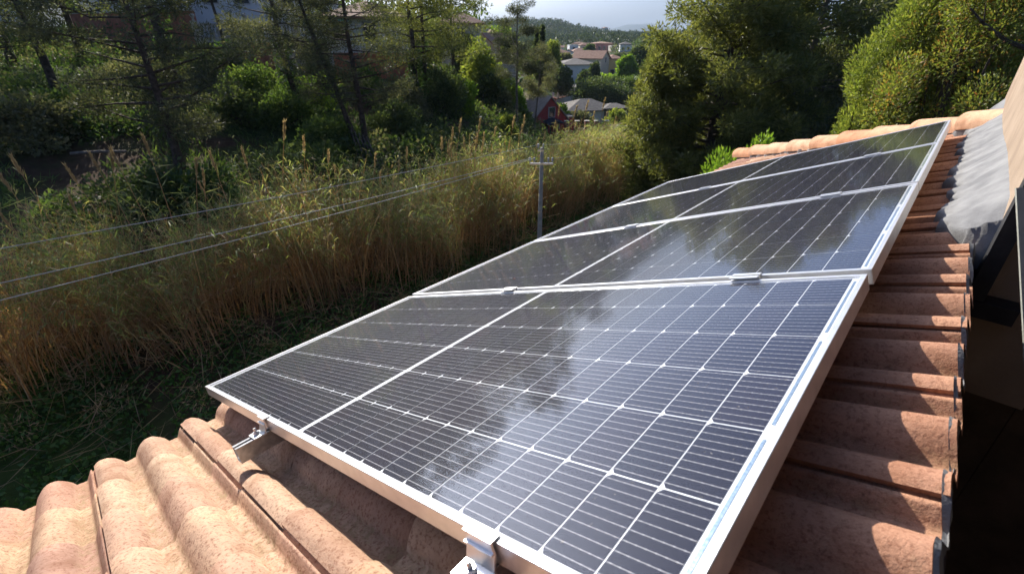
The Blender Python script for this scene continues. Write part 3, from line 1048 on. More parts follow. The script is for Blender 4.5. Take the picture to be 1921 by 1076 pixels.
for k, vc in enumerate((0.805, 1.800)):
    c = thing("end_clamp", ["aluminium end clamp bolted on the jutting rail below the front module", "aluminium end clamp with foot plate near the upper end of the front module edge"][k], "clamp", group="end clamps on the front edge",
              matrix=MROOF @ Matrix.Translation((vc, -0.0004, 0.0)))
    obj("body", ec_me, c)
    obj("bolt", eb_me, c)

# a fallen dry leaf on the second module
lf = MB()
lf.add([(-0.010, 0, 0.001), (0, -0.006, 0.004), (0.012, 0.001, 0.002), (0.001, 0.007, 0.0035), (0, 0, 0.0015)], [(0, 1, 4), (1, 2, 4), (2, 3, 4), (3, 0, 4)])
lf.build("fallen_leaf", surf("orange_leaf", (0.40, 0.13, 0.06), (0.48, 0.18, 0.08), 20, 0.9, 0), None, MROOF @ Matrix.Translation((0.68, 1.22, 0.0)), label="tiny orange dry leaf lying on the second solar module", cat="leaf")

# ------------------------------------------------------------------ trees and shrubs
def top_h(X, Y, ztop):
    return ztop - float(H(X, Y)) + 0.15


def pine(name, label, X, Y, h, cr, cb=0.4, n_br=30, clump=0.75, nleaf=22000, leaf=(0.17, 0.045), mat='pine', seed=1, tr=0.17, lean=(0, 0), group="pines", squash=0.62, bark='bark', ivy=0.0, top=1.0, asym=None, cat="tree", up=0.2):
    rng = np.random.default_rng(seed)
    z0 = float(H(X, Y)) - 0.15
    t = thing(name, label, cat, (X, Y, z0), group=group)
    zs = np.linspace(0, h * 0.97, 9)
    wobx = np.cumsum(rng.normal(0, 0.05, 9)) * h / 9
    woby = np.cumsum(rng.normal(0, 0.05, 9)) * h / 9
    tp = np.stack([lean[0] * (zs / h) ** 1.2 + wobx, lean[1] * (zs / h) ** 1.2 + woby, zs], 1)
    tp[0, :2] = 0
    rad = tr * (1 - 0.82 * (zs / (h * 0.97)) ** 0.9) + 0.015
    rad[0] *= 1.35

    def trunk_at(zz):
        return np.array([np.interp(zz, zs, tp[:, i]) for i in range(3)])
    mb = MB()
    mb.tube(tp, rad, 8)
    C, Rr = [], []
    ang = rng.uniform(0, 6.28)
    for i in range(n_br):
        s = (i + rng.uniform(0, 1)) / n_br
        zz = h * (cb + (0.95 - cb) * s)
        prof = (0.50 + 0.62 * math.sin(math.pi * min(1, 0.12 + s * 0.80))) * (1 - 0.45 * s ** 2.2 * top)
        ln = cr * prof * rng.uniform(0.55, 1.12)
        ang += 2.4 + rng.normal(0, 0.5)
        dx, dy = math.cos(ang), math.sin(ang)
        if asym is not None:
            ln *= 1 + 0.45 * (dx * asym[0] + dy * asym[1])
        p = trunk_at(zz)
        rise = ln * rng.uniform(-0.05, 0.38)
        m1 = p + np.array([dx * ln * 0.5, dy * ln * 0.5, rise * 0.35 + rng.normal(0, 0.1)])
        e = p + np.array([dx * ln, dy * ln, rise])
        r0 = max(0.018, float(np.interp(zz, zs, rad)) * 0.42)
        mb.tube([p, m1, e], [r0, r0 * 0.6, 0.010], 5, cap=False)
        for fr in (0.55, 0.8, 1.0):
            if rng.uniform() < 0.14:
                continue
            q = p + (m1 - p) * min(1, fr * 2) if fr < 0.5 else m1 + (e - m1) * (fr - 0.5) * 2
            q = q + rng.normal(0, 0.16, 3) * clump
            rr = clump * rng.uniform(0.55, 1.2) * (0.75 + 0.3 * (1 - s))
            C.append(q)
            Rr.append((rr, rr, rr * squash))
            # side twig
            if rng.uniform() < 0.6:
                w = q + np.array([-dy, dx, 0.1]) * rng.choice([-1, 1]) * ln * rng.uniform(0.15, 0.4)
                C.append(w)
                Rr.append((rr * 0.8, rr * 0.8, rr * squash * 0.8))
                mb.tube([q * 0.5 + (p + (e - p) * fr) * 0.5, w], [0.014, 0.006], 4, cap=False)
    for k in range(3):
        C.append(trunk_at(h * (0.9 + 0.04 * k)) + rng.normal(0, 0.15, 3))
        Rr.append((clump * 0.7, clump * 0.7, clump * 0.7))
    mb.build("trunk", MAT[bark], t, smooth=True)
    pts, d = clump_points(rng, C, Rr, nleaf, 0.5)
    v, f = leaf_quads(rng, pts, leaf[0], leaf[1], up, d, 0.9)
    obj("crown", big_mesh("crown", v, f, MAT[mat]), t)
    if ivy:
        n = int(1500 * ivy)
        zz = rng.uniform(0, h * 0.42, n) ** 1.0
        a = rng.uniform(0, 6.28, n)
        rr = tr * 1.1 + rng.exponential(0.10, n) + 0.10 * np.sin(zz * 3 + a * 2)
        base = np.stack([np.interp(zz, zs, tp[:, 0]) + np.cos(a) * rr, np.interp(zz, zs, tp[:, 1]) + np.sin(a) * rr, zz], 1)
        v, f = leaf_quads(rng, base, 0.13, 0.11, -0.2, np.stack([np.cos(a), np.sin(a), a * 0], 1), 0.8)
        obj("ivy", big_mesh("ivy", v, f, MAT['ivy']), t)
    return t


def shrub(name, label, X, Y, w, h, nleaf, leaf, mat, seed, cat="shrub", group=None, lumps=14, z=None, stem=True, cone=0.0, upd=0.25, lean=(0, 0)):
    rng = np.random.default_rng(seed)
    z0 = (float(H(X, Y)) if z is None else z) - 0.08
    t = thing(name, label, cat, (X, Y, z0), group=group)
    C, Rr = [], []
    mb = MB()
    for i in range(lumps):
        s = (i + 0.5) / lumps
        zz = h * (0.12 + 0.78 * s)
        env = (1 - cone * s) * math.sqrt(max(0.02, 1 - (max(0, s - 0.25) / 0.85) ** 2)) if cone < 0.99 else (1 - s)
        a = i * 2.4 + rng.normal(0, 0.4)
        rr0 = w * 0.5 * env * (rng.uniform(0.35, 0.85) if lumps < 30 else rng.uniform(0.2, 1.0))
        q = np.array([math.cos(a) * rr0 + lean[0] * s, math.sin(a) * rr0 + lean[1] * s, zz])
        rr = w * (0.20 + 0.12 * rng.uniform()) * (0.55 + 0.45 * env) * (1.0 if lumps < 30 else (0.62 if lumps < 70 else 0.5))
        C.append(q)
        Rr.append((rr, rr, rr * rng.uniform(0.75, 1.1) * max(0.7, min(1.5, h / w))))
        if stem:
            mb.tube([(rng.normal(0, 0.05), rng.normal(0, 0.05), 0), q * np.array([0.5, 0.5, 0.55]), q], [0.03 + 0.012 * h, 0.02 + 0.006 * h, 0.006], 4, cap=False)
    if stem:
        mb.build("stem", MAT['bark'], t)
    pts, d = clump_points(rng, C, Rr, nleaf, 0.42)
    pts[:, 2] = np.maximum(pts[:, 2], 0.02)
    v, f = leaf_quads(rng, pts, leaf[0], leaf[1], upd, d, 0.8)
    obj("foliage", big_mesh("foliage", v, f, MAT[mat]), t)
    return t


def xy(px, D):
    return atx(px, D), D


# -- the hillside across the stream
x, y = xy(297, 17.5)
pine("pine_tree", "big shaggy pine with drooping grey green boughs on the bare bank", x, y, 8.4, 3.2, 0.20, 42, 0.60, 26000, (0.16, 0.04), 'pine_grey', 3, 0.17, (0.2, 0), squash=0.7)
x, y = xy(338, 25)
pine("pine_tree", "thick ivy clad pine trunk in front of the brown garden wall", x, y, 14, 3.4, 0.54, 22, 0.8, 8000, (0.2, 0.055), 'pine', 4, 0.26, (-0.4, 0), ivy=0.9)
x, y = xy(352, 24)
pine("pine_tree", "bare slanting pine trunk beside the ivy clad one", x, y, 13, 3.0, 0.58, 18, 0.7, 6000, (0.2, 0.055), 'pine', 5, 0.17, (-0.9, 0.3))
x, y = xy(556, 27)
pine("pine_tree", "pale feathery pine with a forked dark trunk below the balustrade", x, y, 9, 2.8, 0.30, 30, 0.55, 13000, (0.17, 0.04), 'olive', 6, 0.17, (-0.5, 0), ivy=0.8)
x, y = xy(676, 22.5)
pine("pine_tree", "tall straight dark pine of the twin pair in the clearing", x, y, 8.2, 2.7, 0.26, 40, 0.52, 15000, (0.16, 0.035), 'pine_grey', 7, 0.15, (0, 0))
x, y = xy(666, 22.0)
pine("pine_tree", "curving dark pine of the twin pair in the clearing", x, y, 7.8, 2.4, 0.30, 32, 0.48, 10000, (0.16, 0.035), 'pine_grey', 8, 0.13, (-1.9, 0.4))
x, y = xy(790, 31)
pine("pine_tree", "sunlit yellowish pine with an ivy wrapped trunk beside the salmon house", x, y, 9.6, 3.1, 0.32, 28, 0.7, 13000, (0.18, 0.045), 'pine_sunlit', 9, 0.2, (-0.4, 0), ivy=1.2)
x, y = xy(806, 34)
pine("pine_tree", "taller pine with a thin ivy trunk behind the yellowish one", x, y, 10.6, 2.7, 0.40, 24, 0.65, 9000, (0.2, 0.05), 'pine', 10, 0.16, (0.2, 0), ivy=0.8)
x, y = xy(850, 40)
pine("pine_tree", "dark pine at the edge of the sky gap on the slope", x, y, 10.4, 2.6, 0.36, 22, 0.75, 9000, (0.22, 0.06), 'pine', 11, 0.16, (0.2, 0))
x, y = xy(60, 30)
pine("pine_tree", "dark pine high on the bank at the picture edge", x, y, 9.4, 4.0, 0.2, 26, 0.9, 12000, (0.2, 0.06), 'pine', 12, 0.2)
x, y = xy(190, 33)
pine("pine_tree", "tall pine behind the shaggy one near the white house", x, y, 9.4, 3.6, 0.26, 24, 0.85, 10000, (0.2, 0.06), 'pine', 13, 0.2)
x, y = xy(905, 46)
shrub("poplar_tree", "pale green leafy broad tree below the skyline gap", x, y, 4.0, 5.6, 9000, (0.26, 0.18), 'lime', 14, "tree", "broadleaf trees", 18, cone=0.25)
x, y = xy(972, 40)
pine("pine_tree", "slender pine with a leggy trunk standing before the red cabin", x, y, 9.2, 2.3, 0.42, 28, 0.55, 20000, (0.15, 0.035), 'pine_grey', 15, 0.11, (0.0, 0), bark='bark_pale')
x, y = xy(1003, 41)
pine("pine_tree", "thin short pine leaning beside the leggy one", x, y, 6.8, 1.7, 0.44, 20, 0.5, 12000, (0.15, 0.035), 'olive', 16, 0.08, (0.3, 0), bark='bark_pale')

x, y = xy(120, 25)
pine("pine_tree", "pine added for shade between the shaggy pine and the edge", x, y, 9, 3.4, 0.42, 20, 0.8, 9000, (0.2, 0.055), 'pine_grey', 17, 0.2)  # extra tree put in to cast shade on the bare bank
x, y = xy(452, 31)
pine("pine_tree", "slim dark pine stem crossing the balustrade", x, y, 13, 2.6, 0.56, 14, 0.7, 5000, (0.2, 0.055), 'pine', 18, 0.09, (-0.6, 0))
x, y = xy(610, 35)
pine("pine_tree", "dark pine added for shade behind the twin pair near the awning", x, y, 10, 3.0, 0.40, 20, 0.75, 9000, (0.2, 0.055), 'pine', 19, 0.17)  # extra crown added for its shadow on the slope
x, y = xy(-60, 21)
pine("pine_tree", "dark pine added for shade, leaning in at the border of the bank", x, y, 8, 3.0, 0.3, 18, 0.8, 8000, (0.2, 0.055), 'pine', 20, 0.2)  # added at the border to shade the bank

# -- slope shrubs (each one told by its colour and neighbour)
SH = [
    (30, 19, 3.0, 2.0, 'olive', "grey green shrub at the foot of the dark bank edge"),
    (110, 21, 2.4, 1.8, 'mid', "round olive bush under the shaggy pine boughs"),
    (5, 12.5, 2.0, 1.9, 'mid', "bright leaved bush at the reed edge by the frame border"),
    (392, 30, 4.0, 2.1, 'dark', "dark dome of ivy below the balustrade pillar"),
    (440, 31, 3.0, 2.2, 'ivy', "tall dark ivy mound beside the brick steps"),
    (300, 27, 3.6, 2.0, 'olive', "pale scrub beneath the ivy clad trunk"),
    (480, 27, 3.6, 2.0, 'mid', "sunlit green brambles below the dark ivy mound"),
    (440, 24.5, 3.4, 1.8, 'dark', "low dark thicket in the middle of the slope"),
    (530, 25, 3.0, 1.7, 'mid', "bramble patch at the foot of the feathery pine"),
    (600, 29, 2.6, 1.8, 'bright', "bright yellow green shrub between the pines"),
    (610, 22, 2.6, 1.6, 'mid', "leafy bush beside the curving pine base"),
    (735, 26, 2.8, 1.8, 'dark', "shaded dark shrub below the salmon wall"),
    (760, 30, 2.4, 2.0, 'olive', "grey olive shrub between salmon house and ivy trunk"),
    (830, 33, 3.4, 3.0, 'dark', "dense dark evergreen shrub beside the ivy trunk"),
    (862, 36, 2.4, 2.6, 'bright', "bright green sapling above the wire fence"),
    (935, 50, 3.4, 3.6, 'lime', "yellow green bushy tree above the stone wall"),
    (905, 44, 3.6, 3.0, 'dark', "dark shrub mass behind the wire fence"),
    (962, 52, 3.0, 3.0, 'bright', "bright green bush behind the leggy pine"),
    (938, 44, 2.8, 2.4, 'olive', "grey leaved bush near the leggy pine foot"),
    (960, 47, 3.0, 1.3, 'dark', "dark hedge in front of the red cabin roof"),
    (215, 15.0, 3.4, 1.5, 'dark', "dark low scrub added as shade on the bare bank behind the plumes"),  # dark plant added where the bare soil should lie in shade
    (330, 15.6, 3.0, 1.4, 'ivy', "dark green scrub at the shaggy pine foot"),
    (500, 18.0, 3.2, 1.5, 'dark', "dark bramble hump between the white topped post and the twin pines"),
    (590, 19.5, 2.4, 1.2, 'mid', "low grassy bush before the twin pines"),
    (690, 33, 3.2, 1.7, 'mid', "leafy bush hiding the foot of the salmon wall"),
    (735, 34, 2.8, 1.6, 'olive', "pale twiggy bush under the salmon wall"),
    (950, 33, 1.3, 1.3, 'lime', "small round light bush in the meadow"),
]
for k, (px, D, w, h, m, lab) in enumerate(SH):
    x, y = xy(px, D)
    big = D > 35
    shrub("shrub", lab, x, y, w, h, int(2600 * w * h / 4) + 1200, (0.16 if not big else 0.24, 0.10 if not big else 0.16), m, 100 + k, "shrub", "shrubs on the slope", 12)

# -- trees beyond the roof
x, y = xy(1345, 19.5)
pine("pine_tree", "huge dense pine with boughs down to the grass beyond the modules", x, y, top_h(x, y, 9.3), 3.0, 0.05, 100, 0.60, 115000, (0.19, 0.05), 'pine_sunlit', 31, 0.22, (0.2, 0), squash=0.85, top=0.5)
x, y = xy(1238, 20.5)
pine("pine_tree", "sunlit outer pine whose boughs overhang the reed end", x, y, 6.8, 1.6, 0.05, 44, 0.5, 34000, (0.17, 0.05), 'pine_sunlit', 32, 0.12, (0.1, 0), squash=0.8)
x, y = xy(1492, 21)
pine("pine_tree", "dark pine with a bare forked trunk behind the hip tiles", x, y, top_h(x, y, 9.0), 3.4, 0.20, 52, 0.72, 48000, (0.19, 0.05), 'pine', 33, 0.24, (0.1, 0), squash=0.7, bark='bark_pale')
x, y = xy(1400, 25)
pine("pine_tree", "shaded pine filling the gap between the two big pines", x, y, top_h(x, y, 9.3), 3.4, 0.05, 48, 0.85, 40000, (0.24, 0.07), 'dark', 34, 0.2)
x, y = xy(1610, 25)
pine("pine_tree", "deep green pine behind the lime coloured cypress", x, y, top_h(x, y, 10.0), 4.0, 0.05, 46, 0.9, 44000, (0.25, 0.075), 'dark', 35, 0.22)
x, y = xy(1780, 24)
pine("pine_tree", "deep green pine behind the rust tipped shrub", x, y, top_h(x, y, 10.6), 4.2, 0.05, 46, 0.9, 42000, (0.25, 0.075), 'dark', 36, 0.22)
x, y = xy(1960, 20)
pine("pine_tree", "shaded pine beyond the top of the stucco wall", x, y, top_h(x, y, 10.6), 4.0, 0.05, 34, 0.95, 24000, (0.2, 0.06), 'dark', 37, 0.2)
x, y = xy(1560, 19)
shrub("shrub", "tangle of grey bare twigs and olive leaves under the forked pine", x, y, 4.2, 3.4, 9000, (0.14, 0.06), 'olive', 38, "shrub", "growth behind the roof", 18)
x, y = xy(1622, 11.8)
shrub("cypress_tree", "lime green feathery cypress rising behind the hip caps", x, y, 2.9, 7.6, 90000, (0.085, 0.026), 'lime', 39, "tree", "growth behind the roof", 60, cone=0.66, upd=0.7, lean=(1.0, 0.2))
x, y = xy(1800, 10.6)
shrub("cypress_tree", "broad green cypress with rust coloured tips beside the stucco wall", x, y, 4.6, 7.4, 150000, (0.075, 0.024), 'rusty', 40, "tree", "growth behind the roof", 90, cone=0.35, upd=0.5)
x, y = xy(1700, 12.6)
shrub("cypress_tree", "green cypress wedge between the lime and the rust tipped ones", x, y, 2.2, 6.0, 46000, (0.085, 0.026), 'mid', 41, "tree", "growth behind the roof", 34, cone=0.5, upd=0.6)
p = at(1425, 262, 8.9)
shrub("pine_sapling", "bright green rounded pine sapling peeking over the lowest hip cap", p[0], p[1], 1.15, (p[2] - 0.1) * 1.10, 16000, (0.10, 0.03), 'bright', 42, "tree", "saplings by the eaves", 22, z=0.1, upd=0.9)
p = at(1362, 305, 8.2)
shrub("pine_sapling", "low bright green sapling along the far eave corner", p[0], p[1], 1.1, (p[2] - 0.05) * 1.10, 13000, (0.10, 0.03), 'bright', 43, "tree", "saplings by the eaves", 18, z=0.1, upd=0.9)

# bare branch that crosses the rust tipped cypress
br = MB()
b0 = at(1938, 96, 9.6)
pp = [at(1938, 96, 9.4), at(1890, 78, 9.6), at(1845, 45, 9.8), at(1820, 15, 9.9)]
br.tube([q_ - b0 for q_ in pp], [0.045, 0.035, 0.024, 0.012], 6)
br.tube([pp[1] - b0, at(1850, 92, 9.9) - b0], [0.016, 0.006], 5)
br.tube([pp[2] - b0, at(1850, 5, 9.6) - b0], [0.014, 0.006], 5)
bt = thing("bare_branch", "bare dark branch reaching over the rust tipped cypress", "branch", tuple(b0))
br.build("limb", MAT['bark'], bt)

# ------------------------------------------------------------------ reeds and weeds
FRONT = np.array([(-34, -9.5), (-22, -1.0), (-10.2, 7.07), (-3.85, 11.3), (0.6, 15.6), (4.6, 20.7), (7.2, 27.5), (8.2, 34)], float)
seg = np.linalg.norm(np.diff(FRONT, axis=0), axis=1)
cum = np.concatenate([[0], np.cumsum(seg)])


def front_at(s):
    x = np.interp(s, cum, FRONT[:, 0])
    y = np.interp(s, cum, FRONT[:, 1])
    e = 0.4
    dx = np.interp(s + e, cum, FRONT[:, 0]) - np.interp(s - e, cum, FRONT[:, 0])
    dy = np.interp(s + e, cum, FRONT[:, 1]) - np.interp(s - e, cum, FRONT[:, 1])
    l = np.hypot(dx, dy)
    return x, y, -dy / l, dx / l          # position and the normal that points to the hillside


rng = np.random.default_rng(77)
NC = 8600
s = rng.uniform(cum[1] + 6, cum[-1], NC)
fx, fy, nx_, ny_ = front_at(s)
depth = rng.uniform(0, 1, NC) ** 0.75 * np.interp(s, [cum[2], cum[4], cum[6]], [3.6, 3.6, 3.0])
depth = depth + 0.35 * np.sin(s * 1.9) + 0.3 * np.sin(s * 0.73 + 1)
bx = fx + nx_ * depth + rng.normal(0, 0.08, NC)
by = fy + ny_ * depth + rng.normal(0, 0.08, NC)
bz = H(bx, by)
patch = 0.5 + 0.30 * np.sin(s * 0.9 + 0.6) + 0.28 * np.sin(s * 2.7 + depth * 1.9) + 0.22 * np.sin(s * 5.3 + depth * 3.1 + 1.0)
ht = (1.95 + 1.25 * patch) * rng.uniform(0.62, 1.12, NC) * np.interp(s, [cum[2], cum[3], cum[4], cum[5], cum[6]], [1.08, 1.10, 1.05, 0.95, 0.80])
la = rng.uniform(0, 6.28, NC)
lm = np.abs(rng.normal(0, 0.22, NC)) + np.where(rng.uniform(0, 1, NC) < 0.14, 0.5, 0)
gust = 0.22 * np.sin(s * 1.7 + 0.4) + 0.12 * np.sin(s * 4.1)
ldx, ldy = np.cos(la) * lm - nx_ * 0.12 + gust * ny_, np.sin(la) * lm - ny_ * 0.12 - gust * nx_


def cane_pt(t):
    """t shape (NC,) in 0..1"""
    b = t ** 1.6
    return np.stack([bx + ldx * ht * b, by + ldy * ht * b, bz + ht * t * (1 - 0.10 * lm * t * 4)], 1)


SEG = 4
Vv, Fq, Mi = [], [], []
off = 0
wdir = unit(np.stack([rng.normal(size=NC), rng.normal(size=NC), np.zeros(NC)], 1))
rows = []
for k in range(SEG + 1):
    t = np.full(NC, k / SEG)
    w = (0.011 * (1 - 0.75 * k / SEG))
    c = cane_pt(t)
    rows.append(np.stack([c - wdir * w, c + wdir * w], 1))
A = np.stack(rows, 1).reshape(NC, (SEG + 1) * 2, 3)
base = (np.arange(NC) * (SEG + 1) * 2)[:, None]
q = np.array([[2 * k, 2 * k + 1, 2 * k + 3, 2 * k + 2] for k in range(SEG)])
Vv.append(A.reshape(-1, 3))
Fq.append((base[:, :, None] + q[None]).reshape(-1, 4))
Mi.append(np.zeros(NC * SEG, int))
off = NC * (SEG + 1) * 2


def reed_leaves(nper, t0, t1, L, W, droop, mat):
    global off
    n = NC * nper
    idx = np.repeat(np.arange(NC), nper)
    t = rng.uniform(t0, t1, n)
    b = t ** 1.6
    p = np.stack([bx[idx] + ldx[idx] * ht[idx] * b, by[idx] + ldy[idx] * ht[idx] * b, bz[idx] + ht[idx] * t], 1)
    a = rng.uniform(0, 6.28, n)
    d = np.stack([np.cos(a), np.sin(a), np.full(n, 1.0)], 1)
    d[:, 2] = rng.uniform(droop[0], droop[1], n)
    d = unit(d)
    l = (L * rng.uniform(0.6, 1.3, n))[:, None]
    w = (W * rng.uniform(0.7, 1.2, n))[:, None]
    sd = unit(np.cross(d, np.array([0, 0, 1.0]) + rng.normal(0, 0.4, (n, 3))))
    m = p + d * l * 0.5
    tip = p + d * l * 0.95 - np.array([0, 0, 1.0]) * l * 0.35
    v = np.stack([p - sd * w * 0.2, p + sd * w * 0.2, m + sd * w * 0.5, m - sd * w * 0.5, tip], 1)
    Vv.append(v.reshape(-1, 3))
    o = off + np.arange(n) * 5
    Fq.append(np.stack([o, o + 1, o + 2, o + 3], 1))
    Fq.append(np.stack([o + 3, o + 2, o + 4, o + 4], 1))
    Mi.append(np.full(2 * n, mat))
    off += n * 5


reed_leaves(10, 0.12, 0.92, 0.36, 0.013, (-0.5, 1.1), 1)
reed_leaves(11, 0.58, 1.02, 0.32, 0.017, (0.1, 1.8), 2)
Vv = np.concatenate(Vv)
Fq = np.concatenate(Fq)
Mi = np.concatenate(Mi)
# tips are triangles: write them with a mixed loop layout
tri = Fq[:, 2] == -1
me = bpy.data.meshes.new("reed_bed")
is_tri = Fq[:, 2] == Fq[:, 3]
lt = np.where(is_tri, 3, 4).astype(np.int32)
ls = np.concatenate([[0], np.cumsum(lt)[:-1]]).astype(np.int32)
keep = np.ones(Fq.shape, bool)
keep[is_tri, 3] = False
me.vertices.add(len(Vv))
me.vertices.foreach_set("co", Vv.astype(np.float32).ravel())
li = Fq[keep].astype(np.int32)
me.loops.add(len(li))
me.loops.foreach_set("vertex_index", li)
me.polygons.add(len(Fq))
me.polygons.foreach_set("loop_start", ls)
me.polygons.foreach_set("loop_total", lt)
for m in ('cane', 'reed_dry', 'reed_green'):
    me.materials.append(MAT[m])
me.polygons.foreach_set("material_index", Mi.astype(np.int32))
me.update(calc_edges=True)
me.validate()
obj("reed_bed", me, kind="stuff", label="dense brown and green reed bed along the stream", cat="reeds")

# tall plumed reeds one can pick out above the bed
def plumed_mesh(seed):
    r = np.random.default_rng(seed)
    bend = r.uniform(0.15, 0.55)
    st = MB()
    P = [np.array([bend * (t ** 2) * 1.0, 0.05 * math.sin(3 * t), 3.6 * t]) for t in np.linspace(0, 1, 7)]
    st.tube(P, [0.011, 0.011, 0.010, 0.009, 0.008, 0.006, 0.004], 5)
    n = 170
    t = r.uniform(0, 1, n)
    e = P[-1] - P[-2]
    e = e / np.linalg.norm(e)
    pts = P[-1] - e * 0.02 + np.outer(t * 0.36, e) + r.normal(0, 0.008, (n, 3)) * (1 - t[:, None] * 0.6)
    v, f = leaf_quads(r, pts, 0.09, 0.016, 0.0, np.tile(e, (n, 1)), 0.35)
    pl = big_mesh("plume", v, f, MAT['plume'])
    n = 9
    t = r.uniform(0.35, 0.95, n)
    pts = np.stack([np.interp(t, np.linspace(0, 1, 7), [p[i] for p in P]) for i in range(3)], 1)
    v, f = leaf_quads(r, pts, 0.42, 0.03, 0.35)
    lv = big_mesh("foliage", v, f, MAT['reed_green'])
    return st.mesh("stem", MAT['cane']), pl, lv


protos = [plumed_mesh(k) for k in range(5)]
spots = []
r = np.random.default_rng(9)
for px in list(np.linspace(20, 560, 17)) + list(np.linspace(590, 800, 7)) + list(np.linspace(815, 900, 9)) + list(np.linspace(905, 1190, 22)):
    spots.append(px + r.normal(0, 9))
ORD = 'first second third fourth fifth sixth seventh eighth ninth tenth eleventh twelfth thirteenth fourteenth fifteenth sixteenth seventeenth eighteenth nineteenth twentieth'.split()
ORD += ['twenty ' + o for o in ORD[:9]] + ['thirtieth'] + ['thirty ' + o for o in ORD[:9]] + ['fortieth'] + ['forty ' + o for o in ORD[:9]] + ['fiftieth']
inward = sorted([p for p in spots if p <= 1017], reverse=True)
outward = sorted([p for p in spots if p > 1017])
for k, px in enumerate(spots):
    # stand it inside the bed on the sight line of that column
    best = None
    for D in np.linspace(6.5, 30, 120):
        X = atx(px, D, 330)
        i = np.argmin((FRONT[:, 0] - X) ** 2 + (FRONT[:, 1] - D) ** 2)
        dd = axis_dist(np.array([X]), np.array([D]))[0]
        if dd > -1.2:
            best = (X, D)
            break
    if best is None:
        continue
    X, D = best
    D += r.uniform(0, 1.3)
    X = atx(px, D, 330)
    z0 = float(H(X, D))
    t = thing("plumed_reed", (ORD[inward.index(px)] + " plumed reed from the concrete pole towards the bare bank" if px <= 1017 else ORD[outward.index(px)] + " plumed reed from the concrete pole towards the big pine"), "reed", (X, D, z0), r.uniform(-0.6, 0.6) + (math.pi if px < 500 else 0) * (r.uniform() < 0.7), "plumed reeds")
    sc = r.uniform(0.82, 1.10) * (1.08 if px < 500 else 1.0)
    t.scale = (sc, sc, sc)
    a, b, c = protos[k % 5]
    obj("stem", a, t)
    obj("plume", b, t)
    obj("foliage", c, t)

# weeds on the strip between the house and the reeds
rng = np.random.default_rng(5)
n = 120000
s = rng.uniform(cum[1] + 6, cum[-1], n)
fx, fy, nx_, ny_ = front_at(s)
dd = rng.uniform(-6.5, 1.6, n)
wx, wy = fx + nx_ * dd, fy + ny_ * dd
k = (wob(wx, wy, 1.7, 3) + 0.6 * wob(wx, wy, 4.1, 5)) > -0.75
wx, wy = wx[k], wy[k]
wz = H(wx, wy) + rng.uniform(0, 1, len(wx)) ** 2 * (0.20 + 0.12 * np.clip(wob(wx, wy, 0.9, 2), 0, 1))
v, f = leaf_quads(rng, np.stack([wx, wy, wz], 1), 0.095, 0.06, 0.35)
obj("weeds", big_mesh("weeds", v, f, MAT['weed']), kind="stuff", label="low green weeds covering the strip below the roof", cat="weeds")
n = 4200
s = rng.uniform(cum[1] + 6, cum[-1], n)
fx, fy, nx_, ny_ = front_at(s)
dd = -rng.uniform(0, 1, n) ** 2 * 4.0 + 0.5
wx, wy = fx + nx_ * dd, fy + ny_ * dd
d0 = unit(np.stack([rng.normal(size=n), rng.normal(size=n), np.abs(rng.normal(0, 0.35, n))], 1))
v, f = leaf_quads(rng, np.stack([wx, wy, H(wx, wy) + 0.08], 1), 0.95, 0.013, 0.25, d0, 0.2)
tc_ = rng.uniform(cum[2] - 3, cum[5], 40)
fx, fy, nx_, ny_ = front_at(tc_)
o_ = -rng.uniform(0.2, 2.6, 40)
cc = np.stack([fx + nx_ * o_, fy + ny_ * o_, 0 * fx + 0.45], 1)
pts, dr = clump_points(rng, cc, np.full((40, 3), 0.32), 5200, 0.5)
v2, f2 = leaf_quads(rng, pts, 0.10, 0.012, 0.2, dr, 0.8)
obj("dry_stalks", big_mesh("dry_stalks", np.concatenate([v, v2]), np.concatenate([f, f2 + len(v)]), MAT['straw']), kind="stuff", label="broken dry stalks and seed heads in front of the reeds", cat="dry grass")

# undergrowth on the hillside
rng = np.random.default_rng(6)
C, Rr = [], []
while len(C) < 1500:
    D = rng.uniform(13, 62)
    px = rng.uniform(-120, 1010)
    X = atx(px, D)
    a = float(axis_dist(np.array([X]), np.array([D]))[0])
    if a < 3 or a > 48:
        continue
    g = wob(np.array([X]), np.array([D]), 0.33, 2)[0] + 0.5 * wob(np.array([X]), np.array([D]), 0.8, 6)[0]
    bare = a < 12 and px < 560
    if g < (0.9 if bare else -0.35):
        continue
    rr = rng.uniform(0.35, 1.05) * (0.55 if bare else 1.0) * (1.25 if D > 35 else 1)
    C.append((X, D, float(H(X, D)) + rr * 0.25))
    Rr.append((rr, rr, rr * 0.75))
pts, d = clump_points(rng, C, Rr, 150000, 0.4)
v, f = leaf_quads(rng, pts, 0.19, 0.12, 0.2, d, 0.8)
mi = (rng.uniform(0, 1, len(C)) * 4).astype(int)
half = rng.integers(0, 4, len(f))
grp = ((np.sin(pts[:, 0] * 0.7 + 1) + np.cos(pts[:, 1] * 0.6)) * 1.2 + rng.normal(0, 0.5, len(f)))
mi = np.digitize(grp, [-1.1, 0.1, 1.2])
obj("undergrowth", big_mesh("undergrowth", v, f, [MAT['dark'], MAT['mid'], MAT['olive'], MAT['ivy']], mi), kind="stuff", label="mixed green undergrowth over the hillside", cat="undergrowth")
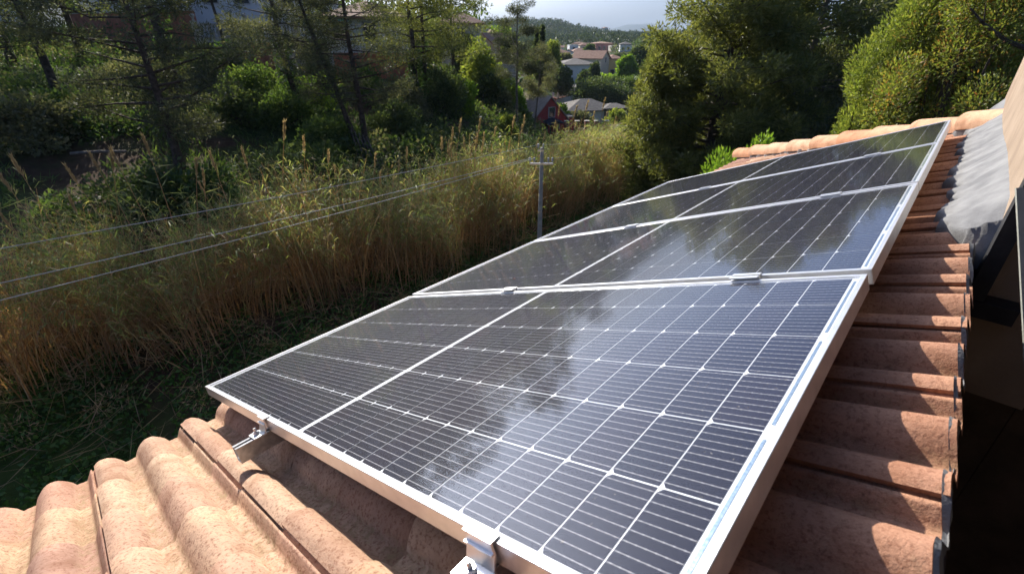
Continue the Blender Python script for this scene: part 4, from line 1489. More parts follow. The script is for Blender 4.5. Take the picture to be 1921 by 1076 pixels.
# rough grass on the slope and meadow
n = 90000
D = rng.uniform(12, 60, n) ** 1.0
px = rng.uniform(-100, 1215, n)
X = (px - 960.5) / FPX * D / 1.06
a = axis_dist(X, D)
g = wob(X, D, 0.5, 8) + 0.7 * wob(X, D, 1.3, 3)
k = (a > 2.0) & (a < 46) & (g > np.where((a < 12) & (px < 560), 0.55, -0.5))
X, D = X[k], D[k]
v, f = leaf_quads(rng, np.stack([X, D, H(X, D)], 1), 0.34, 0.035, 0.9)
obj("rough_grass", big_mesh("rough_grass", v, f, MAT['mid']), kind="stuff", label="rough grass on the slope and meadow", cat="grass")

# ------------------------------------------------------------------ pole and cables
PD = 14.0
ptop = at(1017, 277, PD)
pz = float(H(ptop[0], ptop[1]))
pole = thing("power_pole", "slim grey concrete power pole standing before the reeds", "pole", (ptop[0], ptop[1], pz))
hp = ptop[2] - pz
mb = MB()
for zz0, zz1 in ((-0.3, hp),):
    w0, w1 = 0.082, 0.046
    mb.add([(-w0, -w0 * .8, zz0), (w0, -w0 * .8, zz0), (w0, w0 * .8, zz0), (-w0, w0 * .8, zz0), (-w1, -w1 * .8, zz1), (w1, -w1 * .8, zz1), (w1, w1 * .8, zz1), (-w1, w1 * .8, zz1)],
           [(3, 2, 1, 0), (4, 5, 6, 7), (0, 1, 5, 4), (1, 2, 6, 5), (2, 3, 7, 6), (3, 0, 4, 7)])
mb.build("shaft", MAT['concrete'], pole)
arm_z = at(1018, 306, PD)[2] - pz
MB().box((-0.36, -0.10, arm_z - 0.025), (0.33, -0.06, arm_z + 0.025)).build("crossarm", MAT['galv'], pole)
MB().box((-0.13, -0.06, hp - 0.10), (0.05, -0.045, hp - 0.05)).build("top_bracket", MAT['galv'], pole)


def insulator(x, z):
    mb = MB()
    prof = [(0.010, -0.04), (0.012, 0.02), (0.030, 0.025), (0.034, 0.06), (0.022, 0.075), (0.030, 0.09), (0.030, 0.125), (0.014, 0.14)]
    mb.tube([(x, -0.08, z + h_) for _, h_ in prof], [r_ for r_, _ in prof], 10)
    mb.build("insulator", MAT['glasscap'], pole, smooth=True)


for x in (-0.35, -0.22, 0.19, 0.31):
    insulator(x, arm_z + 0.045)
for x in (-0.115, 0.03):
    insulator(x, hp - 0.01)


def cable(label, pts, sag, rad=0.0075, nseg=40, group="power cables"):
    P = []
    for a, b in zip(pts[:-1], pts[1:]):
        for i in range(nseg):
            t = i / nseg
            p = a + (b - a) * t
            p = p - UZ * sag * 4 * t * (1 - t)
            P.append(p)
    P.append(pts[-1])
    o = P[0].copy()
    mb = MB()
    mb.tube([p - o for p in P], [rad] * len(P), 5)
    mb.build("power_cable", MAT['wire'], None, Matrix.Translation(Vector(o)), smooth=True, label=label, cat="cable", group=group)


pt_ = lambda x, z: np.array([ptop[0] + x, ptop[1] - 0.08, pz + z])
cable("uppermost pale cable running from the pole top", [at(-420, 560, 5.4), at(0, 466, 7.4), pt_(-0.115, hp + 0.10)], 0.05)
cable("middle pale cable running to the pole crossarm", [at(-420, 632, 4.6), at(0, 531, 6.5), pt_(-0.35, arm_z + 0.16)], 0.05)
cable("lowest pale cable crossing in front of the reeds", [at(-420, 678, 4.4), at(0, 563, 6.2), pt_(-0.22, arm_z + 0.16)], 0.06)
cable("short cable leaving the crossarm towards the pines", [pt_(0.31, arm_z + 0.16), at(1120, 283, 22), at(1230, 262, 34)], 0.05, 0.005)
cable("thin cable leaving the pole top towards the pines", [pt_(0.03, hp + 0.10), at(1100, 262, 22), at(1230, 240, 34)], 0.05, 0.005)
lp = at(388, 372, 17.0)
lz = float(H(lp[0], lp[1]))
wp = thing("marker_post", "small white topped post on the dark bank behind the reeds", "post", (lp[0], lp[1], lz))
mb = MB()
mb.tube([(0.05, 0, -0.2), (0, 0, max(0.6, lp[2] - lz))], [0.035, 0.03], 8)
mb.build("stake", MAT['galv'], wp)
mb = MB()
hh = max(0.6, lp[2] - lz)
mb.box((-0.13, -0.06, hh - 0.01), (0.12, 0.06, hh + 0.07))
mb.build("cap", MAT['white'], wp)
cable("thin cable strung behind the reeds over the white topped post", [at(-60, 420, 13.5), at(0, 412, 14.2), np.array([lp[0], lp[1], lz + hh + 0.07]), at(685, 286, 22.3)], 0.08, 0.007, group="cables across the bank")

lg0, lg1 = at(132, 287, 18.5), at(234, 275, 19.0)
for q in (lg0, lg1):
    q[2] = float(H(q[0], q[1])) + 0.25
lt_ = MB()
lt_.tube([lg0 - lg0, (lg1 - lg0) * 0.5 + UZ * 0.03, lg1 - lg0], [0.06, 0.055, 0.045], 7)
lt_.build("fallen_log", MAT['bark_pale'], None, Matrix.Translation(Vector(lg0)), label="pale fallen log lying across the bare dark bank", cat="log")
for k in range(5):
    c0 = at(676 + 9 * k, 300 + 1.5 * k, 21.6 - 0.1 * k)
    c0[2] = float(H(c0[0], c0[1]))
    mb = MB()
    mb.tube([(0, 0, 0), (-0.30 - 0.05 * k, 0.25, 1.25)], [0.035, 0.03], 6)
    mb.build("leaning_pole", MAT['bark_pale'], None, Matrix.Translation(Vector(c0)), label=["first", "second", "third", "fourth", "fifth"][k] + " pale stick leaning at the twin pines counting away from the trunks", cat="pole", group="poles leaning at the twin pines")


# ------------------------------------------------------------------ buildings
def quad_roof(kind, w, d, h, rise, over, th=0.14):
    """roof solid for a w x d block with walls of height h; gable ridge along y"""
    a, b = w / 2 + over, d / 2 + over
    e = h - over * rise / (w / 2) if kind == 'gable' else h - 0.02
    mb = MB()
    if kind == 'gable':
        P = [(-a, -b, e), (a, -b, e), (a, b, e), (-a, b, e), (0, -b, h + rise), (0, b, h + rise)]
        Q = [(x, y, z + th) for x, y, z in P]
        mb.add(P + Q, [(6, 10, 11, 9), (7, 8, 11, 10), (0, 3, 5, 4), (1, 4, 5, 2), (0, 4, 10, 6), (4, 1, 7, 10), (3, 9, 11, 5), (2, 5, 11, 8), (0, 6, 9, 3), (1, 2, 8, 7)])
    elif kind == 'hip':
        r = max(0.0, d / 2 - w / 2) if d > w else 0
        r2 = max(0.0, w / 2 - d / 2) if w > d else 0
        P = [(-a, -b, e), (a, -b, e), (a, b, e), (-a, b, e), (-r2, -r, h + rise), (r2, r, h + rise)]
        B = [(x, y, z - th) for x, y, z in P[:4]]
        faces = [(0, 1, 5, 4), (2, 3, 4, 5), (1, 2, 5), (3, 0, 4)] if w >= d else [(0, 1, 4), (2, 3, 5), (1, 2, 5, 4), (3, 0, 4, 5)]
        mb.add(P + B, faces + [(9, 8, 7, 6), (0, 6, 7, 1), (1, 7, 8, 2), (2, 8, 9, 3), (3, 9, 6, 0)])
    elif kind == 'flat':
        mb.box((-a, -b, h), (a, b, h + th))
    else:
        P = [(-a, -b, h), (a, -b, h), (a, b, h + rise), (-a, b, h + rise)]
        Q = [(x, y, z + th) for x, y, z in P]
        mb.add(P + Q, [(3, 2, 1, 0), (4, 5, 6, 7), (0, 1, 5, 4), (1, 2, 6, 5), (2, 3, 7, 6), (3, 0, 4, 7)])
    return mb


def building(name, label, X, Y, zb, w, d, h, rz, wall, roofkind, rise, roofmat, wins=(), over=0.35, cat="house", group="houses in the valley", chimney=None, door=None, winmat='shutter'):
    t = thing(name, label, cat, (X, Y, zb), rz, group)
    mb = MB()
    if roofkind == 'gable':
        a, b = w / 2, d / 2
        P = [(-a, -b, -1.5), (a, -b, -1.5), (a, -b, h), (0, -b, h + rise - 0.02), (-a, -b, h)]
        Q = [(x, -y, z) for x, y, z in P]
        mb.add(P + Q, [(0, 1, 2, 3, 4), (9, 8, 7, 6, 5), (1, 6, 7, 2), (5, 0, 4, 9), (2, 7, 8, 3), (4, 3, 8, 9)])
    else:
        mb.box((-w / 2, -d / 2, -1.5), (w / 2, d / 2, h - 0.05))
    mb.build("wall", MAT[wall], t)
    rf = quad_roof(roofkind, w, d, h, rise, over).build("roof", MAT[roofmat], t)
    if chimney:
        cx, cy, cz = chimney
        MB().box((cx - 0.3, cy - 0.3, h - 0.2), (cx + 0.3, cy + 0.3, cz)).build("chimney", MAT[wall], rf)
    for (face, c, z, ww, hh) in wins:
        if face == 'f':
            M = Matrix.Translation((c, -d / 2, z))
        elif face == 'l':
            M = Matrix.Translation((-w / 2, c, z)) @ Matrix.Rotation(-math.pi / 2, 4, 'Z')
        else:
            M = Matrix.Translation((w / 2, c, z)) @ Matrix.Rotation(math.pi / 2, 4, 'Z')
        fr = MB()
        k = 0.08
        fr.box((-ww / 2 - k, -0.07, -k), (-ww / 2, 0.02, hh + k)).box((ww / 2, -0.07, -k), (ww / 2 + k, 0.02, hh + k))
        fr.box((-ww / 2, -0.068, -k), (ww / 2, 0.02, 0)).box((-ww / 2, -0.068, hh), (ww / 2, 0.02, hh + k))
        f_ = fr.build("window", MAT[winmat], t, M)
        MB().box((-ww / 2, -0.03, 0), (ww / 2, -0.01, hh)).build("pane", MAT['pane'], f_)
    if door:
        c, ww, hh = door
        dr = MB().box((c - ww / 2, -d / 2 - 0.05, 0), (c + ww / 2, -d / 2 + 0.02, hh)).build("door", MAT['wood'], t)
        MB().box((c + ww * 0.3, -d / 2 - 0.10, hh * 0.48), (c + ww * 0.36, -d / 2 - 0.052, hh * 0.52)).build("handle", MAT['galv'], dr)
    return t


def at_ground(px, py, D):
    return at(px, py, D)


# red cabin
rc = at(1000, 246, 64)
cab = building("cabin", "small red gabled cabin with a beige roof and dark porch canopy", rc[0], rc[1], rc[2], 5.3, 7.0, 1.85, math.radians(33), 'red', 'gable', 2.6, 'roof_beige',
               [('f', 0.25, 2.15, 0.9, 1.1), ('f', 1.2, 0.75, 0.6, 0.8)], 0.25, "house", None, None, (-0.2, 0.95, 1.45))
mb = MB()
mb.add([(-1.05, -4.75, 1.45), (1.55, -4.75, 1.45), (1.55, -3.5, 1.75), (-1.05, -3.5, 1.75), (0.25, -4.75, 1.85), (0.25, -3.5, 2.15)], [(0, 4, 5, 3), (1, 2, 5, 4), (0, 1, 4), (0, 3, 2, 1)])
mb.build("canopy", MAT['roof_dark'], cab)
for x in (-0.95, 1.45):
    MB().box((x - 0.06, -4.7, -0.5), (x + 0.06, -4.58, 1.46)).build("porch_post", MAT['red'], cab)
MB().box((2.66, -3.0, -0.5), (4.4, 1.0, 1.75)).build("side_bay", MAT['red'], cab)
MB().box((2.66, -3.15, 1.753), (4.35, 1.15, 1.95)).build("bay_roof", MAT['roof_beige'], cab)

# white house with grey hipped roof and the pergola beside it
wh = at(1096, 226, 76)
building("bungalow", "white bungalow with a grey hipped roof beside the red cabin", wh[0], wh[1], wh[2], 7.6, 6.0, 1.9, math.radians(14), 'white', 'hip', 1.25, 'roof_grey',
         [('f', -1.2, 0.55, 1.0, 0.8), ('r', -1.4, 0.5, 1.0, 0.9)], 0.45, "house", None)
pg = at(1148, 228, 75)
per = thing("pergola", "grey roofed open pergola with timber posts beside the white bungalow", "pergola", tuple(pg), math.radians(12))
quad_roof('hip', 4.2, 3.4, 2.15, 0.5, 0.15, 0.12).build("roof", MAT['roof_grey'], per)
for sx in (-1, 1):
    for sy in (-1, 1):
        MB().box((sx * 1.8 - 0.09, sy * 1.4 - 0.09, -1.0), (sx * 1.8 + 0.09, sy * 1.4 + 0.09, 2.14)).build("timber_post", MAT['wood'], per)
MB().box((-1.7, -1.45, -0.8), (1.7, -1.3, 0.45)).build("parapet", MAT['brick'], per)

# white terrace wall with posts
ta, tb = at(1036, 200, 86), at(1091, 196, 100)
tw = thing("terrace_wall", "long white terrace wall topped with a row of short posts", "wall", tuple(ta))
dv_ = tb - ta
Lw = float(np.hypot(dv_[0], dv_[1]))
Mw = Matrix.Rotation(math.atan2(dv_[1], dv_[0]), 4, 'Z')
MB().box((0, -0.15, -3.0), (Lw, 0.15, 1.0), Mw).build("wall_face", MAT['white'], tw)
MB().box((-0.1, -0.2, 1.002), (Lw + 0.1, 0.2, 1.12), Mw).build("coping", MAT['brick'], tw)
for k in range(8):
    c = 0.3 + k * (Lw - 0.6) / 7
    MB().box((c - 0.13, -0.13, 1.122), (c + 0.13, 0.13, 2.2), Mw).build("pillar", MAT['white'], tw)
bp = at(1033, 196, 84)
MB().box((-0.9, -0.3, -0.6), (0.9, 0.3, 1.1)).build("brick_pier", MAT['brick'], None, Matrix.Translation(Vector(bp)), label="stubby red brick pier at the terrace wall corner", cat="pier")

# houses up the valley
q = at(1077, 149, 122)
building("villa", "white villa with a shallow brown roof above the terrace", q[0], q[1], q[2], 8.6, 8.0, 3.4, math.radians(8), 'white', 'hip', 1.1, 'roof_grey',
         [('f', 1.0, 1.4, 0.7, 1.0), ('f', 2.6, 1.4, 0.7, 1.0), ('f', -2.0, 1.2, 1.0, 0.9)], 0.4)
q = at(1106, 141, 136)
building("villa", "tall cream gabled house with a brown ridge behind the white villa", q[0], q[1], q[2], 6.6, 8.0, 4.1, math.radians(62), 'cream', 'gable', 1.6, 'roof_red',
         [('f', 0.2, 3.1, 0.7, 1.1), ('l', 1.0, 1.6, 0.9, 1.2)], 0.35)
q = at(1146, 142, 140)
building("villa", "narrow yellow house joined behind the cream gable", q[0], q[1], q[2], 4.6, 5.5, 4.3, math.radians(10), 'yellow', 'hip', 0.8, 'roof_red',
         [('f', -0.8, 0.6, 1.1, 1.0), ('f', 1.2, 2.5, 0.7, 1.0)], 0.3)
q = at(1127, 99, 262)
building("villa", "far pink building with a flat tiled roof on the rise", q[0], q[1], q[2], 8.8, 8, 4.2, math.radians(12), 'pink', 'hip', 0.7, 'roof_red',
         [('f', -2.4, 1.4, 1.2, 1.4), ('f', 0, 1.4, 1.2, 1.4), ('f', 2.4, 1.4, 1.2, 1.4)], 0.4)
q = at(1157, 97, 250)
building("villa", "far grey flat building beside the pink one", q[0], q[1], q[2], 7, 6, 2.4, 0.05, 'limestone', 'flat', 0, 'limestone', [('f', -1.6, 0.8, 1.0, 1.0), ('f', 1.6, 0.8, 1.0, 1.0)], 0.1)
q = at(1074, 99, 240)
building("villa", "far white cube house left of the pink building", q[0], q[1], q[2], 4.0, 5, 3.0, 0.1, 'white', 'flat', 0, 'white', [('f', 0, 1.1, 1.0, 1.1)], 0.1)
q = at(1087, 103, 215)
building("villa", "far low house with an orange tiled roof under the wooded hill", q[0], q[1], q[2], 6.5, 5, 1.5, 0.15, 'white', 'hip', 1.0, 'roof_red', [('f', 1.4, 0.4, 0.9, 0.8)], 0.3)
q = at(1066, 107, 205)
building("villa", "far low red roofed house behind the olive trees", q[0], q[1], q[2], 5.0, 5, 1.5, -0.15, 'white', 'gable', 1.1, 'roof_red', [('f', 0, 0.4, 0.9, 0.8)], 0.3)
for k, (px, py, D, w, h, wl, rm, lab) in enumerate([(1050, 112, 175, 5.5, 2.2, 'white', 'roof_red', "pale house with orange roof among the olive trees"), (1098, 97, 270, 7, 3, 'cream', 'roof_red', "far cream house under the round tree"),
                                            (1056, 101, 300, 8, 3.2, 'white', 'roof_red', "far white house at the village edge below the crest"), (1172, 99, 235, 5, 3.4, 'white', 'roof_grey', "far white gabled house beside the grey flat building"),
                                            (1085, 94, 330, 8, 3.5, 'limestone', 'roof_red', "far beige house above the orange roofs"), (1168, 137, 128, 3.0, 2.2, 'white', 'roof_red', "small white shed beside the vivid round tree")]):
    q = at(px, py, D)
    building("villa", lab, q[0], q[1], q[2], w, 5, h, 0.2 - 0.1 * k, wl, 'hip', 1.0, rm, [('f', -w * 0.22, h * 0.35, 0.9, 1.0), ('f', w * 0.22, h * 0.35, 0.9, 1.0)], 0.3)
for k, (px, py, D, w, h, lab) in enumerate([(1047, 55, 800, 9, 7, "tiny white tower house on the crest of the wooded hill"), (1036, 53, 790, 10, 5, "tiny white house beside the tower on the wooded hill"),
                                            (1077, 62, 740, 8, 4, "tiny pale house in the upper woods"), (1103, 63, 720, 9, 4, "tiny grey house in the middle of the woods"),
                                            (1134, 62, 730, 6, 6, "tiny narrow white house in the woods"), (1207, 78, 560, 9, 4.5, "tiny white house near the hill foot by the big pine"),
                                            (1087, 86, 430, 6, 3.5, "tiny pale house at the foot of the woods")]):
    q = at(px, py, D)
    building("hill_house", lab, q[0], q[1], q[2], w, 7, h, 0.1 * k, 'white', 'hip', 1.2, 'roof_red', [('f', 0, h * 0.4, 1.4, 1.4)], 0.3, "house", "houses on the wooded hill")

# left slope: white house, salmon house, walls
q = at(430, 40, 48)
building("villa", "white house with a pitched porch roof above the balustrade", q[0], q[1], q[2], 9.0, 7.0, 4.6, math.radians(8), 'white', 'gable', 1.6, 'roof_red',
         [('f', -2.4, 1.2, 1.1, 1.4), ('f', 0.2, 1.2, 1.1, 1.4), ('f', 2.6, 1.2, 1.1, 1.4)], 0.5, group="houses on the slope")
q = at(550, 40, 52)
building("villa", "pale blue grey house half hidden behind the feathery pine", q[0], q[1], q[2], 7.0, 6.0, 3.2, math.radians(-6), 'white', 'gable', 1.5, 'roof_grey', [('f', -1.4, 1.0, 1.0, 1.2), ('f', 1.4, 1.0, 1.0, 1.2)], 0.4, group="houses on the slope")
q = at(262, 30, 44)
building("outbuilding", "low white outbuilding with a bright eave behind the brown wall", q[0], q[1], q[2], 6.5, 3.5, 1.3, math.radians(-6), 'white', 'shed', 0.5, 'white', [('f', -1.2, 0.5, 0.6, 0.6), ('f', 1.4, 0.5, 0.6, 0.6)], 0.2, group="houses on the slope")
q = at(20, 36, 42)
building("villa", "pale house at the picture edge behind the dark pine", q[0], q[1], q[2], 5.0, 5, 3.0, 0.2, 'white', 'hip', 1.2, 'roof_red', [('f', 0, 1.0, 1.0, 1.2)], 0.4, group="houses on the slope")
q = at(705, 152, 41)
sal = building("villa", "salmon walled house with pink tile roof and turquoise awning behind the twin pines", q[0], q[1], q[2], 5.6, 6.0, 4.4, math.radians(10), 'white', 'hip', 1.1, 'roof_red',
               [('f', -1.8, 2.9, 0.9, 1.1), ('f', 0.3, 2.9, 0.9, 1.1)], 0.5, group="houses on the slope")
MB().box((-2.4, -3.6, -0.3), (2.9, -3.004, 2.1)).build("lower_front", MAT['salmon'], sal)
MB().box((-0.9, -3.66, -0.2), (-0.1, -3.602, 1.5)).build("door", MAT['wood'], sal)
MB().box((-2.7, -3.9, 4.05), (-1.1, -3.02, 4.2)).build("awning", MAT['turquoise'], sal)

# brown garden wall and pale balustrade
ga, gb = at(232, 58, 40), at(372, 60, 37)
gw = thing("garden_wall", "long brown brick garden wall below the white outbuilding", "wall", tuple(ga))
dv_ = gb - ga
Lw = float(np.hypot(dv_[0], dv_[1]))
Mw = Matrix.Rotation(math.atan2(dv_[1], dv_[0]), 4, 'Z')
MB().box((-6, -0.12, -1.2), (Lw, 0.12, 1.15), Mw).build("wall_face", MAT['brick'], gw)
MB().box((-6.1, -0.18, 1.152), (Lw, 0.18, 1.25), Mw).build("coping", MAT['limestone'], gw)
ba, bb = at(374, 80, 36.5), at(560, 78, 38)
bl = thing("balustrade", "pale stone balustrade with urn topped pillars above the ivy", "balustrade", tuple(ba))
dv_ = bb - ba
Lw = float(np.hypot(dv_[0], dv_[1]))
Mw = Matrix.Rotation(math.atan2(dv_[1], dv_[0]), 4, 'Z')
MB().box((0, -0.16, -1.8), (Lw, 0.16, 0.35), Mw).build("plinth", MAT['limestone'], bl)
MB().box((0, -0.14, 1.02), (Lw, 0.14, 1.15), Mw).build("top_rail", MAT['limestone'], bl)
bal = MB()
bal.tube([(0, 0, 0.35), (0, 0, 0.45), (0, 0, 0.62), (0, 0, 0.85), (0, 0, 1.02)], [0.05, 0.055, 0.085, 0.04, 0.055], 8)
bal_me = bal.mesh("baluster", MAT['limestone'], True)
for k in range(int(Lw / 0.24)):
    obj("baluster", bal_me, bl, Mw @ Matrix.Translation((0.12 + 0.24 * k, 0, 0)))
for k in range(5):
    c = k * Lw / 4
    pl = MB().box((c - 0.17, -0.2, -1.8), (c + 0.17, 0.2, 1.30), Mw).build("pillar", MAT['limestone'], bl)
    mb = MB()
    pp_ = Mw @ Vector((c, 0, 0))
    mb.tube([(pp_.x, pp_.y, 1.301), (pp_.x, pp_.y, 1.42), (pp_.x, pp_.y, 1.62), (pp_.x, pp_.y, 1.72)], [0.10, 0.06, 0.16, 0.12], 10)
    mb.build("urn", MAT['limestone'], pl)
st_ = at(486, 96, 34.5)
stp = thing("garden_steps", "flight of red brick garden steps below the balustrade", "steps", tuple(st_), math.radians(-10))
for k in range(6):
    MB().box((-1.6 + 0.32 * k, -0.9, -1.5), (-1.285 + 0.32 * k, 0.9, -0.6 + 0.22 * k)).build("step", MAT['brick'], stp)

# fence, stone wall, barrel, box, lamp at the mid distance
sw = at(884, 222, 43)
stw = thing("stone_wall", "rough dry stone retaining wall below the wire fence", "wall", tuple(sw), math.radians(16))
MB().box((-1.75, 0.02, -0.6), (1.75, 0.4, 0.92)).build("backing", MAT['stone'], stw)
rr_ = np.random.default_rng(8)
zc = 0.0
while zc < 0.95:
    hrow = rr_.uniform(0.2, 0.3)
    xc = -1.75
    while xc < 1.7:
        wst = rr_.uniform(0.28, 0.62)
        mb = MB()
        j = rr_.normal(0, 0.02, 8)
        mb.box((xc + 0.02, -0.16 + j[0], zc + 0.015), (min(1.8, xc + wst) - 0.02, 0.018, zc + hrow - 0.015))
        me = mb.mesh("stone", MAT['stone'])
        bm = bmesh.new()
        bm.from_mesh(me)
        bmesh.ops.bevel(bm, geom=bm.edges[:], offset=0.04, segments=1, affect='EDGES')
        for vv in bm.verts:
            vv.co += Vector(rr_.normal(0, 0.012, 3))
        bm.to_mesh(me)
        bm.free()
        obj("stone", me, stw)
        xc += wst
    zc += hrow
fw = at(884, 200, 43.5)
fen = thing("wire_fence", "dark green wire fence standing on the stone wall", "fence", tuple(fw), math.radians(16))
for k in range(6):
    MB().box((-1.9 + 0.75 * k - 0.025, -0.025, -0.4), (-1.9 + 0.75 * k + 0.025, 0.025, 1.2)).build("post", MAT['steel_green'], fen)
mb = MB()
for k in range(7):
    mb.box((-1.9, -0.006, 0.05 + 0.17 * k), (1.85, 0.006, 0.065 + 0.17 * k))
for k in range(19):
    mb.box((-1.9 + 0.2 * k, -0.012, 0.05), (-1.888 + 0.2 * k, -0.007, 1.12))
mb.build("netting", MAT['steel_dark'], fen)
bx_ = at(904, 243, 38)
cabn = thing("white_cabinet", "upright white metal cabinet standing in the meadow", "cabinet", tuple(bx_), 0.25)
MB().box((-0.32, -0.28, -0.2), (0.32, 0.28, 0.95)).build("case", MAT['white'], cabn)
MB().box((-0.30, -0.31, 0.0), (0.30, -0.282, 0.93)).build("door", MAT['shutter'], cabn)
bb_ = at(854, 252, 36)
brl = thing("rusty_barrel", "rusty brown barrel on legs at the meadow edge", "barrel", tuple(bb_))
mb = MB()
mb.tube([(0, 0, 0.25), (0, 0, 0.28), (0, 0, 0.62), (0, 0, 0.64), (0, 0, 1.0), (0, 0, 1.03)], [0.30, 0.32, 0.31, 0.33, 0.31, 0.32], 16)
mb.build("drum", MAT['rust'], brl)
mb = MB()
mb.tube([(0, 0, 1.031), (0, 0, 1.06)], [0.33, 0.33], 16)
mb.build("lid", MAT['shutter'], brl)
for k in range(3):
    a = k * 2.1
    MB().box((0.24 * math.cos(a) - 0.03, 0.24 * math.sin(a) - 0.03, -0.3), (0.24 * math.cos(a) + 0.03, 0.24 * math.sin(a) + 0.03, 0.26)).build("leg", MAT['rust'], brl)
# houses and wall below the skyline gap
q = at(893, 142, 58)
rw = thing("retaining_wall", "grey concrete retaining wall with a brown slatted fence on top", "wall", tuple(q), math.radians(4))
MB().box((-2.8, 0, -1.5), (4.5, 0.3, 1.15)).build("wall_face", MAT['limestone'], rw)
for k in range(3):
    MB().box((-3.0, 0.1, 1.2 + 0.28 * k), (4.5, 0.15, 1.44 + 0.28 * k)).build("fence_board", MAT['wood'], rw)
q = at(925, 124, 66)
building("villa", "terrace house with a sloping red roof above the retaining wall", q[0], q[1], q[2], 4.6, 5, 1.8, math.radians(-25), 'limestone', 'gable', 1.8, 'roof_red', [('f', 0, 0.6, 0.8, 0.9)], 0.4, group="houses on the slope")
q = at(930, 112, 84)
building("villa", "higher red roofed house just under the skyline trees", q[0], q[1], q[2], 5.5, 5, 2.4, math.radians(20), 'limestone', 'gable', 1.8, 'roof_red', [('f', 0, 0.8, 0.9, 1.0)], 0.4, group="houses on the slope")
q = at(866, 92, 56)
building("villa", "shaded brown house behind the pale green tree", q[0], q[1], q[2], 4.2, 4, 2.4, 0.1, 'limestone', 'hip', 1.0, 'roof_red', [('f', 0, 0.9, 0.9, 1.0)], 0.4, group="houses on the slope")
q = at(930, 132, 57)
sl_ = thing("street_lamp", "slim grey street lamp above the retaining wall", "street lamp", tuple(q))
hL = at(928, 88, 57)[2] - q[2]
mb = MB()
mb.tube([(0, 0, -1), (0, 0, hL)], [0.07, 0.045], 8)
mb.build("mast", MAT['galv'], sl_)
MB().box((-0.10, -0.75, hL - 0.02), (0.10, 0.1, hL + 0.08)).build("lamp_head", MAT['white'], sl_)
q = at(1072, 181, 104)
building("outbuilding", "grey garage with a flat roof behind the terrace wall", q[0], q[1], q[2], 6, 4, 1.9, 0.05, 'limestone', 'flat', 0, 'roof_grey', [('f', 0, 0.5, 1.0, 0.8)], 0.15, group="houses in the valley")

# brick fence piers and garden pots in front of the cabin and bungalow
for k, (px, D) in enumerate([(1044, 61), (1062, 60), (1082, 60), (1100, 59.5), (1118, 59), (1137, 59)]):
    q = at(px, 243, D)
    lab = ["brick garden pier before the red cabin door", "brick garden pier right after the cabin", "brick garden pier before the bungalow corner", "brick garden pier before the bungalow window",
           "brick garden pier before the pergola parapet", "brick garden pier at the end of the pergola"][k]
    t = thing("garden_pier", lab, "pier", tuple(q), group="brick garden piers")
    MB().box((-0.24, -0.24, -1.0), (0.24, 0.24, 0.95)).build("shaft", MAT['brick'], t)
    MB().box((-0.29, -0.29, 0.951), (0.29, 0.29, 1.05)).build("cap", MAT['limestone'], t)

# ------------------------------------------------------------------ trees further down the valley
FAR = [
    (1018, 72, 1.5, 9.0, 'dark', 0.9, "tall thin cypress on the skyline"),
    (1009, 74, 1.3, 6.5, 'dark', 0.9, "shorter cypress next to the tall one"),
    (1037, 92, 3.2, 5.0, 'lime', 0.2, "bright lime tree beside the cypresses"),
    (1118, 98, 3.2, 5.6, 'dark', 0.6, "dark conifer in front of the cream house"),
    (1098, 96, 3.6, 3.0, 'dark', 0.2, "dark bush at the white villa corner"),
    (1055, 88, 4.6, 4.2, 'dark', 0.2, "dark tree mass below the white villa"),
    (1177, 112, 4.0, 4.6, 'bright', 0.1, "round vivid green tree on a short trunk"),
    (1202, 118, 6.0, 8.0, 'dark', 0.2, "large dark pine behind the vivid round tree"),
    (1218, 126, 6.0, 8.6, 'dark', 0.2, "dark tree half hidden by the big pine boughs"),
    (1150, 92, 5.5, 2.4, 'dark', 0.1, "wide dark hedge under the yellow house"),
    (1180, 96, 6.0, 2.2, 'mid', 0.1, "sunlit scrub under the vivid round tree"),
    (1140, 112, 5.0, 1.4, 'bright', 0.1, "low bright grass mound at the yellow house foot"),
    (1060, 130, 5.0, 3.4, 'olive', 0.1, "grey olive tree left of the white villa"),
    (942, 70, 3.6, 4.0, 'bright', 0.2, "vivid green crown under the skyline"),
    (957, 62, 2.4, 3.0, 'dark', 0.2, "small dark tree behind the street lamp"),
    (1108, 200, 5.0, 5.0, 'mid', 0.2, "far round tree before the pink building"),
    (1100, 180, 5.5, 5.0, 'mid', 0.2, "far spreading tree beside the orange roof"),
    (1044, 190, 6.0, 6.0, 'mid', 0.2, "far tree at the village edge"),
    (1165, 205, 6.0, 4.0, 'dark', 0.2, "far dark tree below the grey flat building"),
    (870, 52, 2.8, 3.4, 'dark', 0.2, "dark tree behind the pale green tree"),
    (1052, 66, 2.0, 1.6, 'bright', 0.1, "bright garden bush between cabin and bungalow"),
    (1088, 67, 3.6, 1.3, 'olive', 0.1, "grey garden hedge before the bungalow"),
    (1160, 70, 3.0, 2.2, 'lime', 0.1, "sunlit green bush behind the pergola"),
    (1120, 84, 8.0, 3.2, 'dark', 0.1, "dark hillside thicket above the bungalow"),
    (1165, 86, 8.0, 3.4, 'dark', 0.1, "dark thicket behind the pergola"),
]
TOPS = {1018: 33, 1009: 45, 1037: 78, 1118: 115, 1098: 133, 1055: 128, 1177: 104, 1202: 88, 1218: 80, 1150: 148, 1180: 146, 1140: 144, 1060: 103, 942: 50, 957: 62, 1108: 84, 1100: 96, 1044: 92, 1165: 100, 870: 70, 1052: 196, 1088: 212, 1160: 205, 1120: 150, 1165.5: 160}
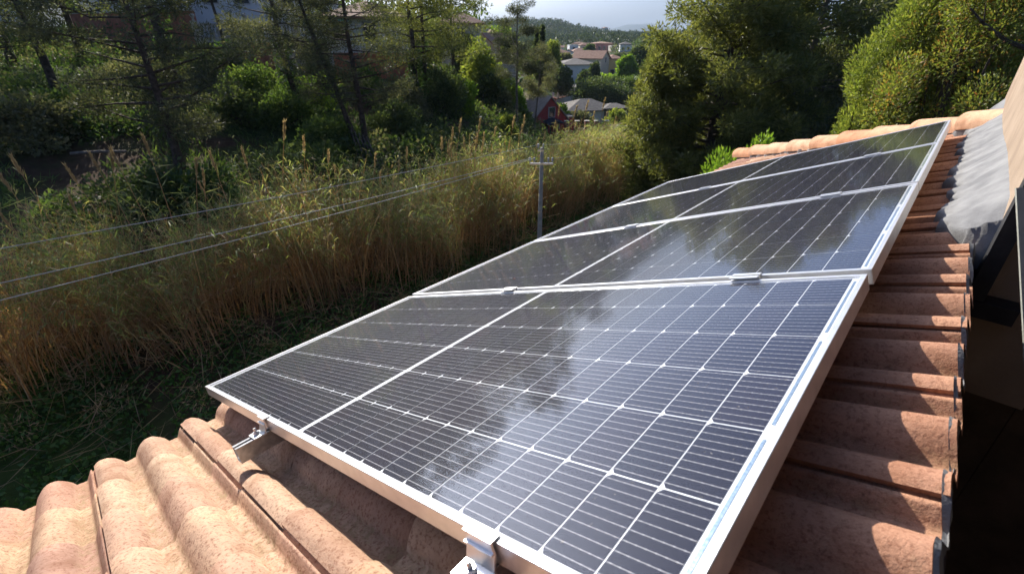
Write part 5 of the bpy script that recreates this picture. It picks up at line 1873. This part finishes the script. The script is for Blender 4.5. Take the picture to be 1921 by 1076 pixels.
for k, (px, D, w, h, m, cone, lab) in enumerate(FAR):
    top = at(px, TOPS.get(px, 120) if not (px == 1165 and D == 86) else 168, D)
    shrub("tree" if h > 2.5 else "bush", lab, top[0], top[1], w, h, int(900 + 260 * w * h), (0.34 if D < 100 else 0.5, 0.22 if D < 100 else 0.34), m, 300 + k, "tree" if h > 2.5 else "shrub", "trees down the valley", 14, z=top[2] - h, cone=cone, stem=True)

# far woods that read as one mass
rng = np.random.default_rng(12)
C, Rr = [], []
while len(C) < 4200:
    Y = rng.uniform(330, 960)
    px = rng.uniform(780, 1330)
    X = (px - 960) / 990 * Y
    if Y < 480 and rng.uniform() < 0.5:
        continue
    z = float(H(X, Y))
    r_ = rng.uniform(1.8, 3.6)
    C.append((X, Y, z + r_ * 1.3))
    Rr.append((r_, r_, r_ * 1.25))
pts, d = clump_points(rng, C, Rr, 130000, 0.3)
v, f = leaf_quads(rng, pts, 1.5, 1.1, 0.2, d, 0.8)
obj("far_forest", big_mesh("far_forest", v, f, MAT['forest']), kind="stuff", label="pine forest covering the far hill", cat="forest")
C, Rr = [], []
while len(C) < 520:
    Y = rng.uniform(66, 320)
    px = rng.uniform(600, 1400)
    X = (px - 960) / 980 * Y
    a = float(axis_dist(np.array([X]), np.array([Y]))[0])
    if (1030 < px < 1175 and Y < 150) or (1045 < px < 1170 and Y < 300 and rng.uniform() < 0.85) or (940 < px < 1030 and Y < 80):
        continue
    r_ = rng.uniform(1.2, 2.6)
    C.append((X, Y, float(H(X, Y)) + r_ * 0.9))
    Rr.append((r_, r_, r_ * 1.1))
for _ in range(420):
    Y = rng.uniform(56, 120)
    px = rng.uniform(-150, 900)
    X = (px - 960) / 975 * Y
    r_ = rng.uniform(1.6, 3.2)
    C.append((X, Y, float(H(X, Y)) + rng.uniform(0.6, 2.2) * r_))
    Rr.append((r_, r_, r_ * 1.2))
pts, d = clump_points(rng, C, Rr, 130000, 0.35)
v, f = leaf_quads(rng, pts, 0.6, 0.42, 0.2, d, 0.8)
obj("woodland", big_mesh("woodland", v, f, [MAT['dark'], MAT['mid'], MAT['pine']], (np.sin(pts[:, 0] * 0.3) + np.cos(pts[:, 1] * 0.21) + rng.normal(0, 0.4, len(f)) > 0.2).astype(int) + (np.sin(pts[:, 0] * 0.11 + 2) > 0.3)), kind="stuff", label="woodland on the sides of the valley", cat="woodland")

# ------------------------------------------------------------------ air
hz = bpy.data.materials.new("air")
t, out = nt(hz)
pv = t.nodes.new("ShaderNodeVolumePrincipled")
pv.inputs["Color"].default_value = (0.66, 0.82, 1.0, 1)
pv.inputs["Density"].default_value = 0.00012
pv.inputs["Anisotropy"].default_value = 0.0
t.links.new(pv.outputs[0], out.inputs["Volume"])
MB().box((-3100, -170, -14), (3600, 6500, 190)).build("haze", hz, kind="stuff")
